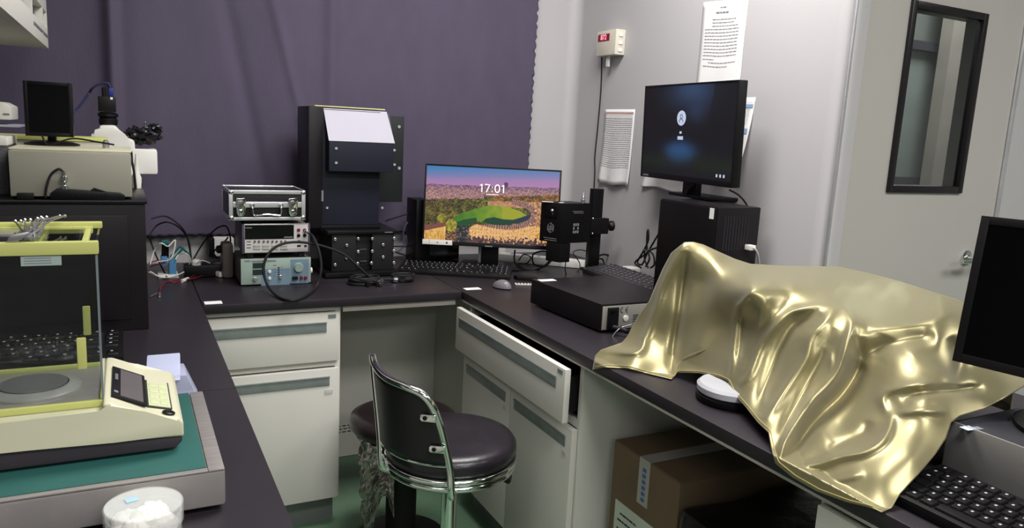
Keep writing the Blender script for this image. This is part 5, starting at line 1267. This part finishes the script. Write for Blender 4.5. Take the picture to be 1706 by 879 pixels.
G_ = (1-v_)*tp_[None]+v_*hm_[None]+(1-u_)*lf_[:, None]+u_*rt_[:, None]-((1-u_)*(1-v_)*tp_[0]+u_*(1-v_)*tp_[-1]+(1-u_)*v_*hm_[0]+u_*v_*hm_[-1])
DEP = [(1140, 403, 1.03), (1200, 420, 1.10), (1230, 434, 1.155), (1550, 484, 1.36), (1600, 500, 1.35), (1650, 530, 1.35), (1706, 585, 1.36), (1712, 640, 1.30),
 (1560, 496, 1.29),
 (1310, 500, 1.085), (1400, 505, 1.13), (1440, 528, 1.13), (1500, 532, 1.175), (1585, 520, 1.25), (1640, 560, 1.28),
 (1230, 530, 1.04), (1213, 600, .985), (1300, 600, 1.00), (1213, 640, .955), (1262, 703, .885), (1280, 720, .865), (1285, 748, .845), (1292, 772, .838), (1320, 795, .838), (1360, 818, .838), (1410, 836, .839), (1469, 852, .842),
 (1340, 740, .90), (1340, 680, .955), (1400, 760, .895), (1400, 690, .985), (1440, 620, 1.06), (1400, 620, 1.035), (1500, 690, 1.01), (1470, 790, .885), (1440, 820, .86), (1520, 760, .935), (1500, 822, .89), (1558, 757, .99), (1585, 703, 1.06), (1600, 692, 1.075), (1640, 680, 1.15), (1675, 662, 1.19), (1550, 600, 1.13), (1620, 610, 1.22), (1540, 660, 1.03),
 (1118, 421, 1.02), (1104, 447, 1.01), (1092, 475, 1.00), (1067, 520, .975), (1036, 570, .94), (1001, 582, .87), (987, 616, .836), (1045, 613, .872), (1085, 623, .92), (1119, 631, .945), (1165, 621, .975), (1130, 520, 1.0), (1170, 470, 1.05), (1165, 540, 1.02), (1100, 560, .985), (1060, 596, .90)]
for px in (1252, 1280, 1320, 1360, 1400, 1440, 1480, 1520):
    e0 = 471 if px < 1450 else 471+(px-1450)*.15; t0_ = np.interp(px, [a for a, b in TOPP], [b for a, b in TOPP])
    for k in (0, .3, .65):
        py = t0_+(e0-t0_)*k; DEP.append((px, py, min(1.39, at(px, py, 'z', 1.060).x)))
    xe = at(px, e0, 'z', 1.060).x; DEP.append((px, e0, xe)); DEP.append((px, e0+14, xe-.014))
DEP = np.array(DEP, float)
def tps(P, Q):
    r2 = ((P[:, None, :]-Q[None])**2).sum(2); return .5*r2*np.log(np.maximum(r2, 1e-12))
Pn = DEP[:, :2]/400.; n_ = len(Pn)
Kk = tps(Pn, Pn)+4e-3*np.eye(n_); Pm = np.c_[np.ones(n_), Pn]
sol = np.linalg.solve(np.block([[Kk, Pm], [Pm.T, np.zeros((3, 3))]]), np.r_[DEP[:, 2], 0, 0, 0])
g2 = G_.reshape(-1, 2); Qn = g2/400.
Xd = tps(Qn, Pn) @ sol[:n_]+np.c_[np.ones(len(Qn)), Qn] @ sol[n_:]
# folds: polylines in the cloth, amplitude (m, towards the room) and half width (px)
FOLD = [
 ([(1142, 406), (1122, 440), (1104, 478), (1093, 515), (1076, 558), (1061, 586), (1003, 584)], .021, 7),
 ([(1143, 418), (1138, 470), (1132, 520), (1124, 570), (1118, 622)], -.020, 8),
 ([(1170, 412), (1195, 450), (1186, 500), (1170, 560), (1150, 605)], .010, 18),
 ([(1128, 618), (1165, 621), (1205, 628)], .006, 5),
 ([(1268, 468), (1240, 500), (1228, 516), (1225, 560), (1221, 602), (1216, 635)], .012, 5),
 ([(1238, 512), (1234, 560), (1229, 600)], -.008, 5),
 ([(1290, 475), (1268, 520), (1250, 570), (1236, 610), (1222, 638)], .008, 8),
 ([(1384, 506), (1350, 511), (1315, 521), (1287, 548), (1266, 578), (1254, 610), (1244, 630), (1229, 641)], .018, 7),
 ([(1370, 522), (1325, 540), (1300, 580), (1285, 620), (1270, 660), (1262, 690)], -.015, 13),
 ([(1392, 510), (1372, 538), (1352, 560), (1342, 596), (1320, 632), (1304, 656), (1274, 700)], .014, 8),
 ([(1390, 545), (1372, 590), (1345, 640), (1318, 690), (1300, 725)], -.010, 10),
 ([(1378, 575), (1384, 610), (1365, 645), (1340, 680)], .008, 9),
 ([(1410, 522), (1419, 540), (1411, 572), (1397, 615), (1378, 642), (1352, 668), (1322, 712), (1304, 748), (1300, 768), (1306, 782)], .026, 8),
 ([(1432, 560), (1430, 610), (1405, 655), (1370, 690), (1345, 720), (1325, 750), (1330, 765)], -.024, 14),
 ([(1480, 560), (1450, 620), (1420, 680), (1380, 730)], -.012, 26),
 ([(1486, 684), (1482, 712), (1468, 735), (1440, 752), (1400, 760), (1365, 772), (1330, 778), (1310, 777)], .020, 8),
 ([(1445, 700), (1440, 720), (1410, 735), (1380, 748)], -.010, 12),
 ([(1490, 690), (1530, 684), (1575, 686)], .010, 6),
 ([(1330, 790), (1370, 800), (1410, 795), (1440, 788)], .007, 8),
 ([(1445, 549), (1470, 546), (1520, 541), (1560, 530), (1600, 518)], .012, 10),
 ([(1435, 600), (1460, 580), (1515, 566), (1560, 560)], -.014, 16),
 ([(1500, 575), (1530, 598), (1565, 622), (1598, 642)], .008, 13),
 ([(1500, 665), (1530, 655), (1580, 650), (1640, 645)], -.012, 9),
 ([(1478, 690), (1470, 660), (1500, 645), (1560, 636)], .012, 8),
 ([(1585, 560), (1600, 600), (1590, 640)], -.008, 12),
 ([(1400, 506), (1415, 520), (1440, 549)], .005, 6),
 ([(1240, 462), (1280, 458), (1330, 452), (1395, 447)], .005, 6),
 ([(1250, 480), (1300, 486), (1380, 484)], -.004, 8),
]
def pdist(P, L):
    best = np.full(len(P), 1e9); tt = np.zeros(len(P)); L = np.array(L, float)
    seg = np.hypot(*np.diff(L, axis=0).T); cum = np.r_[0, np.cumsum(seg)]
    for i in range(len(L)-1):
        d = L[i+1]-L[i]; t = np.clip(((P-L[i]) @ d)/(d @ d), 0, 1); q = L[i]+t[:, None]*d; r = np.hypot(*(P-q).T)
        m = r < best; best[m] = r[m]; tt[m] = (cum[i]+t[m]*seg[i])/cum[-1]
    return best, tt
disp = np.zeros(len(g2))
def smooth_line(L, k=8):
    P = [Vector((a, b, 0)) for a, b in L]; Q = []
    for i in range(len(P)-1):
        a = P[i-1] if i else P[0]*2-P[1]; b = P[i]; c = P[i+1]; d = P[i+2] if i+2 < len(P) else P[-1]*2-P[-2]
        for s in range(k):
            t = s/k; q = .5*((2*b)+(c-a)*t+(2*a-5*b+4*c-d)*t*t+(3*b-a-3*c+d)*t**3); Q.append((q.x, q.y))
    Q.append(L[-1]); return Q
for L, amp, wd in FOLD:
    d_, t_2 = pdist(g2, smooth_line(L)); tap = np.clip(t_2/.22, 0, 1)*np.clip((1-t_2)/.15, 0, 1); tap = .08+.92*tap**.7
    disp += amp*(1.15 if amp > 0 else 1.7)*tap/(1+(d_/wd)**2)**1.5
ed_ = np.where(g2[:, 0] < 1450, 471, 471+(g2[:, 0]-1450)*.25); fade = np.clip((g2[:, 1]-ed_-4)/42, .08, 1)
disp *= np.where(g2[:, 0] < 1238, 1, np.where(g2[:, 0] < 1262, 1+(fade-1)*(g2[:, 0]-1238)/24, fade))
disp = disp.reshape(NV, NU); disp[:2] *= .4
for _ in range(5): disp[1:-1, 1:-1] = (disp[1:-1, 1:-1]*4+disp[:-2, 1:-1]+disp[2:, 1:-1]+disp[1:-1, :-2]+disp[1:-1, 2:])/8
CO = np.zeros((NV, NU, 3)); Xd = Xd.reshape(NV, NU)
for j in range(NV):
    for i in range(NU):
        d = ray(*G_[j, i]); t = (Xd[j, i]-CAMP[0])/d[0]; p = CAMP+t*d; dn = d/np.linalg.norm(d)
        wv = .0004*mnoise.noise(Vector((G_[j, i, 0]*.03, G_[j, i, 1]*.03, 2)))
        p = p-dn*(disp[j, i]+wv)
        if p[2] < H+.004:
            # rest on the worktop, or hang just outside its edge
            tz = (H+.004-CAMP[2])/d[2]; q = CAMP+tz*d
            p = q if q[0] > XW-.008 else CAMP+(XW-.008-CAMP[0])/d[0]*d
        CO[j, i] = p
mb = M(); VV = [[mb.bm.verts.new(CO[j, i]) for i in range(NU)] for j in range(NV)]
for j in range(NV-1):
    for i in range(NU-1): mb.bm.faces.new((VV[j][i], VV[j][i+1], VV[j+1][i+1], VV[j+1][i]))
# the far side hangs down behind the instrument
prev = VV[0]
nb = 10
for k in range(1, nb+1):
    row = []
    for i in range(NU):
        b = CO[0, i]; s = k/nb; out = np.array([.85, .5, 0])
        z = b[2]-(b[2]-H-.03)*(s**1.4)
        row.append(mb.bm.verts.new(b+out*(.10*math.sin(s*PI/2)+.012*s*math.sin(i*.12))+np.array([0, 0, z-b[2]])))
    for i in range(NU-1): mb.bm.faces.new((row[i], row[i+1], prev[i+1], prev[i]))
    prev = row
satin = mat('gold_satin', (.54, .51, .37), .37, metal=.58, var=.03, scale=6, bump=.03, bscale=500)
satin.node_tree.nodes['Principled BSDF'].inputs['Sheen Weight'].default_value = .2
cloth = single('satin_cloth', mb, satin, 'crumpled pale gold satin cloth draped over a bulky instrument on the right worktop', 'cloth', smooth=80)
cloth.modifiers.new('thick', 'SOLIDIFY').thickness = .0015
# hem seam
hemL = [Vector(CO[NV-4, i])-Vector(ray(*G_[NV-4, i])).normalized()*.002 for i in range(2, NU-2, 3)]
part('hem_seam', M().tube(hemL, .0009, sub=2, seg=5), mat('gold_thread', (.68, .62, .40), .5), cloth)
# what it covers: a low round white base and a housing
cv = thing('covered_instrument', 'low round white base on a black foot, peeping out below the gold cloth', 'equipment', (1.14, -1.14, H))
wr0 = at(1212, 686, 'z', H)
rc = Vector((wr0.x+.058, wr0.y+.052, 0))
part('foot', M().lathe([(.073, 0), (.077, .006), (.077, .016), (.070, .018)], (rc.x, rc.y, H), 56), blk, cv, 'black round foot')
part('base', M().lathe([(.070, .0182), (.075, .022), (.076, .034), (.070, .040), (.03, .042)], (rc.x, rc.y, H), 56), mat('white_base', (.66, .66, .68), .4), cv, 'white round base')
part('housing', M().box(1.20, 1.32, -1.33, -1.06, H, .97, .01), offw, cv)
# ------------------------------------------------------------------ right foreground: desktop computer, monitor, keyboard
dk = thing('desktop_computer', 'slim silver fronted desktop computer with a black lid under the big dark monitor', 'computer', (1.22, -1.80, H))
part('case', M().box(1.084, 1.40, -2.02, -1.603, H+.006, .896, .004), mat('dark_lid', (.20, .20, .22), .35), dk, 'dark grey case')
part('front_panel', M().box(1.078, 1.0835, -2.02, -1.600, H+.006, .898, .003), mat('silver_panel', (.66, .65, .64), .35, metal=.6), dk, 'silver front panel')
part('foot', M().box(1.10, 1.12, -1.66, -1.64, H, H+.0065).box(1.36, 1.38, -1.66, -1.64, H, H+.0065).box(1.10, 1.12, -1.98, -1.96, H, H+.0065).box(1.36, 1.38, -1.98, -1.96, H, H+.0065), blk_matte, dk)
def st_(px, py, a, b, m, nm, lab_):
    p = at(px, py, 'z', .8965); part(nm, M().box(-a, a, -b, b, 0, .0006, mtx=Matrix.Translation(p) @ Matrix.Rotation(-.1, 4, 'Z')), m, dk, lab_)
st_(1613, 713, .011, .008, mat('blue_white_sticker', (.75, .82, .92), .4), 'sticker', 'white blue sticker')
st_(1629, 713, .007, .006, ink, 'sticker', 'grey sticker')
p = at(1692, 700, 'z', .90)
# big monitor: left edge through (1645,360)-(1587,600), plane facing the chair
yaw3 = math.atan2(-.978, .2055)
BLp = at(1587, 600, 'x', 1.11); w3, h3, ti = .40, .315, .12
rv = Vector((math.cos(yaw3), math.sin(yaw3), 0)); nv = Vector((math.sin(yaw3), -math.cos(yaw3), 0))
uv = Vector((0, 0, 1))*math.cos(ti)-nv*math.sin(ti)
TLz = at(1645, 360, 'x', 1.14); h3 = (TLz-BLp).length
c3 = BLp+rv*w3/2+uv*h3/2
m3, R3, e3 = monitor('monitor', 'large dark monitor, switched off, cut by the right edge of the photo', tuple(c3), yaw3, ti, w3, h3, .014, .016, .035, mat('dark_mirror_screen', (.02, .018, .02), .10, spec=.3), .8965, 'round', neck=(.06, .04))
keyboard('keyboard', 'black keyboard with pale legends before the silver fronted desktop computer', (.885, -1.80, H), -PI/2, .36, .16, .018, .030, R_full, 0, gap=.0035)
